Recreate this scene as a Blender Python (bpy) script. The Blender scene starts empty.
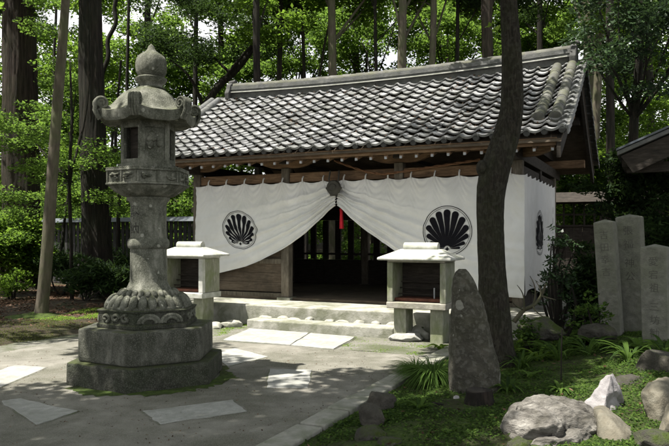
import bpy, bmesh, math, random
import numpy as np
from mathutils import Vector, Matrix, noise

random.seed(11)
RNG = np.random.default_rng(11)
SC = bpy.context.scene
C = SC.collection
R = math.radians

# ------------------------------------------------------------------ camera, sky, sun, exposure
EYE, FPX, HZ = 1.6, 681.0, 236.0
cam_d = bpy.data.cameras.new('camera')
cam = bpy.data.objects.new('camera', cam_d); C.objects.link(cam)
cam.location = (0, 0, EYE); cam.rotation_euler = (R(90), 0, 0)
cam_d.sensor_width = 36; cam_d.lens = 36 * FPX / 669; cam_d.shift_y = 13 / 669
cam_d.clip_start = 0.05; cam_d.clip_end = 600
SC.camera = cam

SUN_EL = R(67)
SUN_H = Vector((-0.93, -0.36, 0)).normalized()
SUN = Vector((SUN_H.x * math.cos(SUN_EL), SUN_H.y * math.cos(SUN_EL), math.sin(SUN_EL)))
world = bpy.data.worlds.new('World'); SC.world = world; world.use_nodes = True
wn = world.node_tree
bg = wn.nodes.get('Background') or wn.nodes.new('ShaderNodeBackground')
out = wn.nodes.get('World Output') or wn.nodes.new('ShaderNodeOutputWorld')
sky = wn.nodes.new('ShaderNodeTexSky'); sky.sky_type = 'NISHITA'; sky.sun_disc = False
sky.sun_elevation = SUN_EL; sky.sun_rotation = math.atan2(SUN_H.x, SUN_H.y)
sky.air_density = 1.0; sky.dust_density = 3.0; sky.ozone_density = 0.6
bg.inputs['Strength'].default_value = 0.058
# thin bright cloud over the blue
wtc = wn.nodes.new('ShaderNodeTexCoord'); wnz = wn.nodes.new('ShaderNodeTexNoise'); wnz.inputs['Scale'].default_value = 2.2; wnz.inputs['Detail'].default_value = 6
wn.links.new(wtc.outputs['Generated'], wnz.inputs['Vector'])
wmr = wn.nodes.new('ShaderNodeMapRange'); wmr.inputs[1].default_value = .34; wmr.inputs[2].default_value = .56; wmr.inputs[3].default_value = .6; wmr.inputs[4].default_value = 1
wn.links.new(wnz.outputs['Fac'], wmr.inputs[0])
wsp = wn.nodes.new('ShaderNodeSeparateXYZ'); wn.links.new(wtc.outputs['Generated'], wsp.inputs[0])
wel = wn.nodes.new('ShaderNodeMapRange'); wel.inputs[1].default_value = .25; wel.inputs[2].default_value = .8; wel.inputs[3].default_value = 1.0; wel.inputs[4].default_value = .25
wn.links.new(wsp.outputs[2], wel.inputs[0])
wml = wn.nodes.new('ShaderNodeMath'); wml.operation = 'MULTIPLY'; wn.links.new(wmr.outputs[0], wml.inputs[0]); wn.links.new(wel.outputs[0], wml.inputs[1])
wmx = wn.nodes.new('ShaderNodeMix'); wmx.data_type = 'RGBA'; wn.links.new(wml.outputs[0], wmx.inputs[0]); wn.links.new(sky.outputs[0], wmx.inputs[6]); wmx.inputs[7].default_value = (11.0, 11.0, 11.0, 1)
wn.links.new(wmx.outputs[2], bg.inputs['Color']); wn.links.new(bg.outputs[0], out.inputs['Surface'])
sun_d = bpy.data.lights.new('sun', 'SUN'); sun_d.energy = 5.0; sun_d.angle = R(0.55); sun_d.color = (1.0, 0.95, 0.86)
sun = bpy.data.objects.new('sun', sun_d); C.objects.link(sun)
sun.rotation_euler = SUN.to_track_quat('Z', 'Y').to_euler(); sun.location = SUN * 60
vs = SC.view_settings
vs.view_transform = 'Standard'; vs.look = 'None'; vs.gamma = 1; vs.use_curve_mapping = False
vs.exposure = 1.32
SC.cycles.max_bounces = 8; SC.cycles.diffuse_bounces = 4; SC.cycles.transmission_bounces = 4
SC.cycles.use_denoising = True
SC.cycles.sample_clamp_indirect = 6

# ------------------------------------------------------------------ coordinates
def at(px, py, Y):
    return Vector(((px - 334.5) / FPX * Y, Y, EYE + (HZ - py) / FPX * Y))
def gp(px, py, z=0.0):
    Y = FPX * (EYE - z) / (py - HZ)
    return Vector(((px - 334.5) / FPX * Y, Y, z))
U = Vector((0.903, -0.429, 0)).normalized()      # along the hall front, to the right
V = Vector((0.429, 0.903, 0)).normalized()       # away from the court, into the hall
UANG = math.atan2(U.y, U.x)
HALL = Vector((0.896, 11.2, 0))                  # a point on the podium front edge
KERB = Vector((-0.44, 5.19, 0))
def loc2w(s, d, z=0): return HALL + U * s + V * d + Vector((0, 0, z))
def kuv(x, y):
    dx, dy = x - KERB.x, y - KERB.y
    return dx * U.x + dy * U.y, dx * V.x + dy * V.y
def sstep(a, b, x):
    t = min(1, max(0, (x - a) / (b - a))); return t * t * (3 - 2 * t)
def G(x, y):
    """height of the ground"""
    uu, vv = kuv(x, y)
    n = noise.noise(Vector((x * .6, y * .6, 0))) * .06 + noise.noise(Vector((x * 2.3, y * 2.3, 3))) * .025
    g = sstep(.25, .8, uu) * .05 + sstep(.8, 3.2, uu) * .27 * sstep(0.3, 4, vv)
    l = sstep(-5.6, -7.0, uu) * .10 + sstep(4.9, 6.5, vv) * sstep(-3.5, -5.5, uu) * .05
    k = max(sstep(.3, .8, uu), sstep(-5.6, -6.4, uu), sstep(6.4, 8, vv))
    far = sstep(24, 70, y) * 7.0 + sstep(14, 40, abs(x)) * 2.0
    hs, hd = (Vector((x, y, 0)) - HALL).dot(U), (Vector((x, y, 0)) - HALL).dot(V)
    under = 1 - sstep(2.5, 3.2, hs) if hd > -.1 and hd < 6.6 and hs > -5.6 else 1
    return -.02 + (g + l) * (1 if hd < 0 or hs > 2.6 or hs < -5.6 else .0) + n * k * (1 if under else 0) + far

# ------------------------------------------------------------------ materials
def ntree(name):
    m = bpy.data.materials.new(name); m.use_nodes = True
    nt = m.node_tree
    return m, nt, nt.nodes['Principled BSDF'], nt.nodes['Material Output']
def ramp(nt, stops):
    r = nt.nodes.new('ShaderNodeValToRGB'); e = r.color_ramp.elements
    while len(e) > 1: e.remove(e[-1])
    e[0].position = stops[0][0]; e[0].color = (*stops[0][1], 1)
    for p, c in stops[1:]:
        x = e.new(p); x.color = (*c, 1)
    return r
def mixc(nt, f, a, b, mode='MIX'):
    m = nt.nodes.new('ShaderNodeMix'); m.data_type = 'RGBA'; m.blend_type = mode
    for sock, val in ((m.inputs[0], f), (m.inputs[6], a), (m.inputs[7], b)):
        if hasattr(val, 'is_linked') or hasattr(val, 'links'): nt.links.new(val, sock)
        elif isinstance(val, (int, float)): sock.default_value = val
        else: sock.default_value = (*val, 1)
    return m.outputs[2]
def noise_tex(nt, vec, scale, detail=6, rough=.6, dist=0):
    n = nt.nodes.new('ShaderNodeTexNoise'); n.inputs['Scale'].default_value = scale
    n.inputs['Detail'].default_value = detail; n.inputs['Roughness'].default_value = rough; n.inputs['Distortion'].default_value = dist
    nt.links.new(vec, n.inputs['Vector']); return n.outputs['Fac']
def maprange(nt, v, a, b, c=0, d=1):
    n = nt.nodes.new('ShaderNodeMapRange'); n.inputs[1].default_value = a; n.inputs[2].default_value = b
    n.inputs[3].default_value = c; n.inputs[4].default_value = d; nt.links.new(v, n.inputs[0]); return n.outputs[0]
def math_n(nt, op, a, b):
    n = nt.nodes.new('ShaderNodeMath'); n.operation = op
    for i, v in enumerate((a, b)):
        if isinstance(v, (int, float)): n.inputs[i].default_value = v
        else: nt.links.new(v, n.inputs[i])
    return n.outputs[0]

def surf(name, stops, scale=6, stretch=(1, 1, 1), rough=.85, bump=.3, bscale=40, stain=None, moss=None, lichen=None, speck=None, var=None, spec=.3, metal=0, bdist=.02, world=False):
    """weathered surface: base ramp over noise, large stains, fine specks, moss where the surface faces up, lichen spots"""
    m, nt, b, o = ntree(name)
    tc = nt.nodes.new('ShaderNodeTexCoord'); mp = nt.nodes.new('ShaderNodeMapping'); mp.inputs['Scale'].default_value = stretch
    geo = nt.nodes.new('ShaderNodeNewGeometry')
    nt.links.new(geo.outputs['Position'] if world else tc.outputs['Object'], mp.inputs[0]); vec = mp.outputs[0]
    raw = geo.outputs['Position'] if world else tc.outputs['Object']
    f = noise_tex(nt, vec, scale, 8, .62)
    f = maprange(nt, f, .28, .72)
    r = ramp(nt, stops); nt.links.new(f, r.inputs[0]); col = r.outputs[0]
    if var:
        a = nt.nodes.new('ShaderNodeAttribute'); a.attribute_name = 'var'
        col = mixc(nt, var, col, ramp_of(nt, a.outputs['Fac'], [(0, (.25, .25, .26)), (1, (1.4, 1.4, 1.4))]), 'MULTIPLY')
    if stain:
        s = maprange(nt, noise_tex(nt, raw, stain[1], 5, .65, .4), .42, .62)
        col = mixc(nt, math_n(nt, 'MULTIPLY', s, stain[2]), col, stain[0])
    if speck:
        s = maprange(nt, noise_tex(nt, raw, speck[1], 2, .5), .52, .62)
        col = mixc(nt, math_n(nt, 'MULTIPLY', s, speck[2]), col, speck[0])
    if lichen:
        vo = nt.nodes.new('ShaderNodeTexVoronoi'); vo.inputs['Scale'].default_value = lichen[1]; vo.inputs['Randomness'].default_value = 1
        wob = nt.nodes.new('ShaderNodeTexNoise'); wob.inputs['Scale'].default_value = lichen[1] * 4
        nt.links.new(raw, wob.inputs['Vector'])
        ad = nt.nodes.new('ShaderNodeVectorMath'); ad.operation = 'MULTIPLY_ADD'; ad.inputs[1].default_value = (.022,) * 3
        nt.links.new(wob.outputs['Color'], ad.inputs[0]); nt.links.new(raw, ad.inputs[2])
        nt.links.new(ad.outputs[0], vo.inputs['Vector'])
        sep = nt.nodes.new('ShaderNodeSeparateColor'); nt.links.new(vo.outputs['Color'], sep.inputs[0])
        lim = maprange(nt, sep.outputs[0], .45, 1.0, 0.0, lichen[2])
        on = math_n(nt, 'LESS_THAN', vo.outputs['Distance'], lim)
        col = mixc(nt, math_n(nt, 'MULTIPLY', on, .85), col, lichen[0])
    if moss:
        sx = nt.nodes.new('ShaderNodeSeparateXYZ'); nt.links.new(geo.outputs['Normal'], sx.inputs[0])
        up = maprange(nt, sx.outputs[2], moss[2], moss[2] + .5)
        nz = maprange(nt, noise_tex(nt, raw, moss[1], 6, .65), .5 - moss[3] * .3, .66 - moss[3] * .3)
        mr = ramp(nt, [(0, tuple(c * .5 for c in moss[0])), (1, moss[0])]); nt.links.new(noise_tex(nt, raw, 30, 4), mr.inputs[0])
        col = mixc(nt, math_n(nt, 'MULTIPLY', up, nz), col, mr.outputs[0])
    nt.links.new(col, b.inputs['Base Color'])
    b.inputs['Roughness'].default_value = rough; b.inputs['Specular IOR Level'].default_value = spec; b.inputs['Metallic'].default_value = metal
    if bump:
        bp = nt.nodes.new('ShaderNodeBump'); bp.inputs['Strength'].default_value = bump; bp.inputs['Distance'].default_value = bdist
        n2 = noise_tex(nt, vec, bscale, 8, .7); nt.links.new(math_n(nt, 'ADD', n2, f), bp.inputs['Height'])
        nt.links.new(bp.outputs[0], b.inputs['Normal'])
    return m
def ramp_of(nt, fac, stops):
    r = ramp(nt, stops); nt.links.new(fac, r.inputs[0]); return r.outputs[0]

def leaf_mat(name, dark, mid, light, trans=.45, rough=.7, spec=.12, tcol=None):
    m, nt, b, o = ntree(name)
    a = nt.nodes.new('ShaderNodeAttribute'); a.attribute_name = 'var'
    col = ramp_of(nt, a.outputs['Fac'], [(0, dark), (.55, mid), (1, light)])
    nt.links.new(col, b.inputs['Base Color']); b.inputs['Roughness'].default_value = rough; b.inputs['Specular IOR Level'].default_value = spec
    t = nt.nodes.new('ShaderNodeBsdfTranslucent')
    nt.links.new(mixc(nt, .6, col, tcol or tuple(c * 1.6 for c in light)), t.inputs['Color'])
    mx = nt.nodes.new('ShaderNodeMixShader'); mx.inputs[0].default_value = trans
    nt.links.new(b.outputs[0], mx.inputs[1]); nt.links.new(t.outputs[0], mx.inputs[2]); nt.links.new(mx.outputs[0], o.inputs['Surface'])
    return m
def plain(name, col, rough=.7, metal=0, spec=.3):
    return surf(name, [(0, tuple(c * .8 for c in col)), (1, tuple(c * 1.15 for c in col))], 8, rough=rough, metal=metal, spec=spec, bump=.1)

MOSS = (.06, .09, .016)
M = {}
M['granite'] = surf('weathered_granite', [(0, (.065, .069, .053)), (.5, (.14, .144, .115)), (1, (.27, .27, .23))], 7, (1.6, 1.6, .55), rough=.9, bump=.7, bscale=60,
                    stain=((.04, .044, .03), 5, .75), speck=((.34, .34, .30), 70, .22), lichen=((.33, .335, .29), 11, .26), moss=((.10, .115, .05), 7, .55, .2))
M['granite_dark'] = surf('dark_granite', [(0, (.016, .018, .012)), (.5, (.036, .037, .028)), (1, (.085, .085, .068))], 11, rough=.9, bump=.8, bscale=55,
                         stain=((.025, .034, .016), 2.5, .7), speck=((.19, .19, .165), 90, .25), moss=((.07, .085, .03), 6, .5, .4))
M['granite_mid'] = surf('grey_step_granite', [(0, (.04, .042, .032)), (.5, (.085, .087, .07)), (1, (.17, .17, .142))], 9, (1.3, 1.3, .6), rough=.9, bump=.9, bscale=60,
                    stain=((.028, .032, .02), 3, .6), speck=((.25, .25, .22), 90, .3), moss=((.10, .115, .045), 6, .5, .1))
M['granite_pale'] = surf('pale_granite', [(0, (.30, .30, .28)), (.5, (.42, .42, .39)), (1, (.52, .51, .47))], 14, rough=.88, bump=.3, bscale=80,
                         stain=((.20, .20, .17), 3, .5), speck=((.2, .2, .19), 160, .35))
M['roofstone'] = surf('pale_stone_cover', [(0, (.36, .365, .335)), (.5, (.46, .46, .43)), (1, (.56, .56, .53))], 9, rough=.8, bump=.2, bscale=60, stain=((.24, .26, .19), 4, .6))
M['slab'] = surf('paving_slab_stone', [(0, (.23, .235, .22)), (.5, (.31, .31, .295)), (1, (.39, .385, .365))], 10, rough=.9, bump=.3, bscale=90, stain=((.17, .175, .15), 2.5, .5), speck=((.16, .16, .15), 150, .4))
M['court'] = surf('packed_court', [(0, (.105, .10, .084)), (.5, (.16, .153, .131)), (1, (.225, .217, .19))], 3.5, rough=.95, bump=.35, bscale=120, bdist=.008,
                  stain=((.066, .066, .045), .8, .8), speck=((.30, .29, .26), 160, .4), world=True)
M['kerb'] = surf('kerb_stone', [(0, (.20, .20, .17)), (1, (.33, .32, .29))], 8, rough=.9, bump=.4, bscale=60, stain=((.10, .12, .06), 3, .6), world=True)
M['podium'] = surf('podium_stone', [(0, (.24, .24, .205)), (.5, (.33, .325, .29)), (1, (.42, .41, .375))], 6, rough=.9, bump=.4, bscale=60, stain=((.10, .11, .06), 2.2, .7), moss=((.13, .15, .04), 2.2, .5, -.5))
M['soil'] = surf('forest_soil', [(0, (.022, .017, .011)), (.45, (.052, .040, .026)), (.8, (.085, .06, .042)), (1, (.12, .09, .065))], 7, rough=1, bump=1, bscale=45, bdist=.05,
                 stain=((.028, .045, .010), .7, .85), speck=((.16, .11, .08), 60, .45), world=True)
M['gravel'] = surf('grey_gravel', [(0, (.12, .118, .10)), (.5, (.19, .185, .16)), (1, (.27, .26, .23))], 26, rough=1, bump=.8, bscale=90, stain=((.07, .085, .035), 1.2, .8), world=True)
M['moss'] = surf('green_moss', [(0, (.03, .05, .008)), (.5, (.06, .10, .015)), (1, (.11, .16, .03))], 14, rough=1, bump=1, bscale=90, bdist=.03, stain=((.035, .03, .016), 2.4, .75), world=True)
M['tile'] = surf('smoked_clay_tile', [(0, (.18, .185, .19)), (.5, (.27, .275, .28)), (1, (.36, .362, .368))], 7, rough=.5, bump=.2, bscale=50, stain=((.11, .115, .10), 2.4, .65), var=.75, spec=.3, moss=((.09, .11, .05), 2.0, .8, -.35))
M['tile_trim'] = surf('smoked_ridge_tile', [(0, (.05, .052, .052)), (.5, (.095, .098, .098)), (1, (.16, .16, .155))], 6, rough=.55, bump=.3, bscale=40, stain=((.07, .075, .06), 3, .6), spec=.45)
M['tile_moss'] = surf('mossy_roll_tile', [(0, (.045, .045, .042)), (.5, (.088, .088, .08)), (1, (.16, .16, .15))], 5, rough=.75, bump=.3, bscale=40, stain=((.08, .085, .045), 4, .7))
M['wood'] = surf('aged_brown_wood', [(0, (.09, .055, .03)), (.5, (.20, .125, .07)), (1, (.31, .205, .12))], 5, (1, 7, 7), rough=.85, bump=.35, bscale=30, stain=((.05, .035, .025), 1.6, .55))
M['wood_grey'] = surf('grey_wood', [(0, (.085, .072, .055)), (.5, (.15, .13, .10)), (1, (.22, .195, .16))], 5, (6, 6, 1), rough=.9, bump=.4, bscale=30, stain=((.05, .045, .034), 2, .6))
M['wood_plank'] = surf('old_plank_wood', [(0, (.07, .055, .04)), (.5, (.115, .09, .065)), (1, (.165, .135, .10))], 5, (1, 6, 8), rough=.9, bump=.4, bscale=30, stain=((.04, .033, .026), 1.5, .6))
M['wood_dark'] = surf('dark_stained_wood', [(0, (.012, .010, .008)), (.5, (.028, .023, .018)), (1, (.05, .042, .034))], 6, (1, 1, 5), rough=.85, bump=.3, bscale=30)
M['fence'] = surf('weathered_fence_wood', [(0, (.018, .018, .017)), (.5, (.035, .035, .034)), (1, (.07, .07, .066))], 6, (6, 6, 1), rough=.9, bump=.3, bscale=40)
M['fence_cap'] = surf('bluish_metal_cap', [(0, (.04, .05, .06)), (1, (.085, .10, .12))], 4, rough=.5, bump=.1, stain=((.13, .14, .14), 2, .5))
M['end_white'] = plain('white_painted_end', (.38, .39, .41))
M['tile_dark'] = surf('dark_tile_underside', [(0, (.03, .03, .03)), (1, (.075, .075, .072))], 8, rough=.8)
M['lamp_frame'] = surf('mossy_pale_post', [(0, (.15, .16, .115)), (.5, (.235, .24, .185)), (1, (.34, .34, .285))], 6, (4, 4, 1), rough=.9, bump=.3, bscale=40, stain=((.15, .18, .08), 3, .7))
M['concrete'] = surf('pale_concrete', [(0, (.20, .19, .16)), (.5, (.29, .275, .235)), (1, (.39, .37, .325))], 9, rough=.9, bump=.3, bscale=60, stain=((.17, .18, .11), 3, .6))
M['rust'] = surf('rusty_tray', [(0, (.06, .025, .015)), (1, (.16, .06, .04))], 12, rough=.8)
M['cloth'] = surf('undyed_white_cotton', [(0, (.65, .655, .645)), (1, (.74, .74, .73))], 2.2, rough=.95, bump=.08, bscale=160, stain=((.54, .54, .50), 1.1, .4), spec=.1)
M['dye'] = plain('black_dye', (.012, .012, .015), .95, spec=.05)
M['bronze'] = surf('dark_bronze', [(0, (.03, .03, .026)), (1, (.075, .07, .058))], 10, rough=.6, metal=.4, bump=.2)
M['red'] = plain('red_cord', (.50, .015, .03), .8)
M['rope'] = surf('twisted_straw', [(0, (.10, .05, .025)), (1, (.24, .13, .07))], 30, rough=.9)
M['bark_cedar'] = surf('fibrous_cedar_bark', [(0, (.010, .007, .005)), (.45, (.032, .023, .017)), (.8, (.062, .045, .034)), (1, (.12, .08, .06))], 5, (5, 5, .35), rough=1, bump=1, bscale=22, bdist=.04, stain=((.04, .045, .02), 1.2, .5))
M['bark_dark'] = surf('dark_cedar_bark', [(0, (.006, .005, .004)), (.5, (.018, .014, .011)), (1, (.06, .045, .035))], 5, (5, 5, .35), rough=1, bump=1, bscale=22, bdist=.04, stain=((.02, .028, .012), 1.2, .5))
M['bark_grey'] = surf('smooth_grey_bark', [(0, (.045, .038, .028)), (.5, (.08, .068, .05)), (1, (.13, .113, .085))], 6, (3, 3, .6), rough=.95, bump=.5, bscale=25, stain=((.07, .085, .035), 2.2, .6))
M['bark_mossy'] = surf('mossy_dark_bark', [(0, (.010, .009, .006)), (.5, (.034, .029, .021)), (1, (.085, .074, .054))], 16, (3, 3, .6), rough=1, bump=1, bscale=30, bdist=.05, stain=((.045, .052, .022), 3.2, .5), speck=((.10, .095, .075), 16, .35))
M['rock_grey'] = surf('grey_boulder_rock', [(0, (.05, .046, .04)), (.35, (.15, .14, .125)), (.75, (.29, .275, .25)), (1, (.46, .44, .40))], 5, (1, 1.6, 3), rough=.92, bump=1, bscale=18, bdist=.04, stain=((.075, .07, .055), 4, .6), moss=(MOSS, 3, .2, -.7))
M['rock_mossy'] = surf('moss_covered_rock', [(0, (.04, .038, .03)), (.5, (.09, .085, .07)), (1, (.17, .16, .14))], 5, rough=.95, bump=1, bscale=40, bdist=.04, moss=((.075, .11, .016), 5, .0, .35))
M['rock_dark'] = surf('dark_rock', [(0, (.028, .026, .02)), (.5, (.06, .056, .046)), (1, (.11, .10, .085))], 5, rough=.95, bump=.9, bscale=22, bdist=.04, moss=((.05, .065, .015), 4, .3, .0))  # dark tone with sparse moss, for the darker rocks
M['rock_white'] = surf('white_quartz_rock', [(0, (.14, .13, .133)), (.5, (.27, .258, .262)), (1, (.39, .375, .38))], 6, rough=.85, bump=.6, bscale=20, bdist=.02, stain=((.30, .28, .28), 5, .5))
M['rock_tan'] = surf('tan_rounded_rock', [(0, (.06, .056, .042)), (.5, (.145, .135, .106)), (1, (.25, .237, .195))], 5, rough=.9, bump=.6, bscale=20, bdist=.02, stain=((.12, .10, .07), 3, .6))
M['lichen_stone'] = surf('lichen_spotted_stone', [(0, (.03, .028, .022)), (.5, (.062, .058, .046)), (1, (.12, .112, .092))], 7, rough=.95, bump=1, bscale=24, bdist=.03, stain=((.05, .05, .028), 3, .5), lichen=((.25, .25, .215), 7, .42), speck=((.17, .17, .145), 24, .35))
M['lichen'] = plain('pale_lichen', (.34, .335, .30), 1)
M['stele'] = surf('grey_stele_granite', [(0, (.09, .09, .077)), (.5, (.145, .145, .122)), (1, (.21, .207, .18))], 10, rough=.9, bump=.5, bscale=60, stain=((.12, .13, .085), 2.5, .6), speck=((.15, .15, .13), 120, .4))
M['carved'] = plain('carving_shade_tone', (.088, .088, .074), 1)  # shade of the cut strokes put into the colour of flat letters
M['ink'] = plain('faded_ink', (.035, .035, .03), 1)
M['litter'] = leaf_mat('dry_leaf_litter', (.035, .019, .011), (.08, .045, .028), (.17, .105, .07), .1)
M['leaf_far'] = leaf_mat('forest_leaf', (.009, .020, .003), (.042, .085, .011), (.13, .215, .03), .5, tcol=(.28, .46, .055))
M['leaf_bright'] = leaf_mat('sunny_maple_leaf', (.010, .027, .004), (.042, .085, .014), (.115, .19, .032), .5, tcol=(.24, .40, .06))
M['leaf_cedar'] = leaf_mat('cedar_needle', (.006, .014, .005), (.016, .034, .010), (.04, .072, .02), .3, tcol=(.08, .14, .03))
M['leaf_gloss'] = leaf_mat('glossy_evergreen_leaf', (.010, .022, .010), (.022, .045, .018), (.045, .08, .03), .2, rough=.45, spec=.25, tcol=(.06, .11, .03))
M['leaf_ground'] = leaf_mat('ground_leaf', (.015, .032, .008), (.044, .083, .016), (.095, .16, .03), .42, tcol=(.16, .27, .05))
M['blade'] = leaf_mat('grass_blade', (.03, .06, .012), (.065, .125, .025), (.12, .20, .045), .4, tcol=(.2, .33, .07))
M['leaf_lime'] = leaf_mat('lime_plant_leaf', (.05, .10, .012), (.11, .19, .025), (.20, .30, .045), .5, tcol=(.35, .5, .08))

# ------------------------------------------------------------------ mesh helpers
class MB:
    def __init__(s): s.v, s.f, s.var, s.mi = [], [], [], []
    def add(s, vs_, fs, var=None):
        o = len(s.v); s.v += [tuple(p) for p in vs_]; s.f += [tuple(i + o for i in f) for f in fs]
        s.var += [var if var is not None else .5] * len(vs_)
    def box(s, lo, hi, M4=None, var=None):
        x0, y0, z0 = lo; x1, y1, z1 = hi
        p = [Vector(q) for q in ((x0, y0, z0), (x1, y0, z0), (x1, y1, z0), (x0, y1, z0), (x0, y0, z1), (x1, y0, z1), (x1, y1, z1), (x0, y1, z1))]
        if M4: p = [M4 @ q for q in p]
        s.add(p, [(0, 3, 2, 1), (4, 5, 6, 7), (0, 1, 5, 4), (1, 2, 6, 5), (2, 3, 7, 6), (3, 0, 4, 7)], var)
    def prism(s, poly, z0, z1):
        n = len(poly)
        s.add([(x, y, z0) for x, y in poly] + [(x, y, z1) for x, y in poly],
              [tuple(range(n))[::-1], tuple(range(n, 2 * n))] + [(i, (i + 1) % n, (i + 1) % n + n, i + n) for i in range(n)])
    def extrude_y(s, poly, y0, y1):
        n = len(poly)
        s.add([(x, y0, z) for x, z in poly] + [(x, y1, z) for x, z in poly],
              [tuple(range(n)), tuple(range(n, 2 * n))[::-1]] + [((i + 1) % n, i, i + n, (i + 1) % n + n) for i in range(n)])
    def extrude_x(s, poly, x0, x1):
        n = len(poly)
        s.add([(x0, y, z) for y, z in poly] + [(x1, y, z) for y, z in poly],
              [tuple(range(n))[::-1], tuple(range(n, 2 * n))] + [(i, (i + 1) % n, (i + 1) % n + n, i + n) for i in range(n)])
    def lathe(s, prof, n=32, a0=0, c=(0, 0, 0), rad=None, cap=True):
        """prof: (r, z) from bottom to top"""
        vs_ = []
        for k, (r, z) in enumerate(prof):
            for i in range(n):
                a = a0 + 2 * math.pi * i / n
                rr = r * (rad(a, k) if rad else 1)
                vs_.append((c[0] + rr * math.cos(a), c[1] + rr * math.sin(a), c[2] + z))
        fs = [(k * n + i, k * n + (i + 1) % n, (k + 1) * n + (i + 1) % n, (k + 1) * n + i) for k in range(len(prof) - 1) for i in range(n)]
        if cap:
            fs.append(tuple(range(n))[::-1]); fs.append(tuple(range((len(prof) - 1) * n, len(prof) * n)))
        s.add(vs_, fs)
    def tube(s, pts, rad, n=10, rfun=None, cap=True):
        pts = [Vector(p) for p in pts]; L = len(pts)
        if isinstance(rad, (int, float)): rad = [rad] * L
        t0 = (pts[1] - pts[0]).normalized()
        up = Vector((0, 0, 1)) if abs(t0.z) < .9 else Vector((1, 0, 0))
        x = t0.cross(up).normalized(); vs_ = []
        for i, p in enumerate(pts):
            t = (pts[min(i + 1, L - 1)] - pts[max(i - 1, 0)]).normalized()
            x = (x - t * x.dot(t)).normalized(); y = t.cross(x)
            for k in range(n):
                a = 2 * math.pi * k / n
                r = rad[i] * (rfun(a, i / (L - 1)) if rfun else 1)
                vs_.append(p + x * (r * math.cos(a)) + y * (r * math.sin(a)))
        fs = [(i * n + k, i * n + (k + 1) % n, (i + 1) * n + (k + 1) % n, (i + 1) * n + k) for i in range(L - 1) for k in range(n)]
        if cap: fs += [tuple(range(n))[::-1], tuple(range((L - 1) * n, L * n))]
        s.add(vs_, fs)
    def blob(s, c, r, M3=None, seg=10, rings=6, half=False):
        vs_, fs = [], []
        for j in range(rings + 1):
            ph = -math.pi / 2 + math.pi * j / rings
            for i in range(seg):
                a = 2 * math.pi * i / seg
                q = Vector((r[0] * math.cos(ph) * math.cos(a), r[1] * math.cos(ph) * math.sin(a), r[2] * math.sin(ph)))
                if M3: q = M3 @ q
                vs_.append(Vector(c) + q)
        for j in range(rings):
            for i in range(seg): fs.append((j * seg + i, j * seg + (i + 1) % seg, (j + 1) * seg + (i + 1) % seg, (j + 1) * seg + i))
        s.add(vs_, fs)
    def grid(s, fn, nu, nv, var=None, flip=False):
        vs_ = [fn(i / nu, j / nv) for j in range(nv + 1) for i in range(nu + 1)]
        w = nu + 1
        fs = [(j * w + i, j * w + i + 1, (j + 1) * w + i + 1, (j + 1) * w + i) for j in range(nv) for i in range(nu)]
        if flip: fs = [f[::-1] for f in fs]
        s.add(vs_, fs, var)
    def build(s, name, mat, parent=None, smooth=None, bevel=0, var=False, label=None, fix=True):
        me = bpy.data.meshes.new(name); me.from_pydata(s.v, [], s.f)
        if fix:
            bm = bmesh.new(); bm.from_mesh(me); bmesh.ops.recalc_face_normals(bm, faces=bm.faces); bm.to_mesh(me); bm.free()
        if var:
            at_ = me.attributes.new('var', 'FLOAT', 'POINT'); at_.data.foreach_set('value', s.var)
        for m in (mat if isinstance(mat, (list, tuple)) else [mat]): me.materials.append(m)
        if smooth is not None:
            me.polygons.foreach_set('use_smooth', [True] * len(me.polygons))
            if smooth < 179: me.set_sharp_from_angle(angle=R(smooth))
        o = bpy.data.objects.new(name, me); C.objects.link(o)
        if parent: o.parent = parent
        if bevel:
            b = o.modifiers.new('bevel', 'BEVEL'); b.width = bevel; b.segments = 2; b.limit_method = 'ANGLE'; b.angle_limit = R(35)
        if label: o['label'] = label
        return o

def tag(o, label, cat, group=None, kind=None):
    o['label'] = label; o['category'] = cat
    if group: o['group'] = group
    if kind: o['kind'] = kind
    return o
def struct(o, kind='structure'): o['kind'] = kind; return o
def thing(name, label, cat, loc=(0, 0, 0), rotz=0, group=None):
    o = bpy.data.objects.new(name, None); C.objects.link(o); o.location = loc; o.rotation_euler = (0, 0, rotz)
    o.empty_display_size = .2
    return tag(o, label, cat, group)
def copy_tree(o, parent=None):
    c = o.copy(); C.objects.link(c)
    if parent: c.parent = parent
    for ch in list(o.children): copy_tree(ch, c)
    return c
def text_mb(body, size, extrude=.002):
    cu = bpy.data.curves.new('lettering', 'FONT'); cu.body = body; cu.size = size; cu.extrude = extrude; cu.align_x = 'CENTER'; cu.resolution_u = 3
    ob = bpy.data.objects.new('lettering', cu); C.objects.link(ob)
    bpy.context.view_layer.update()
    me = bpy.data.meshes.new_from_object(ob.evaluated_get(bpy.context.evaluated_depsgraph_get()))
    r = ([v.co.copy() for v in me.vertices], [tuple(p.vertices) for p in me.polygons])
    bpy.data.objects.remove(ob); bpy.data.curves.remove(cu); bpy.data.meshes.remove(me)
    return r

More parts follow.
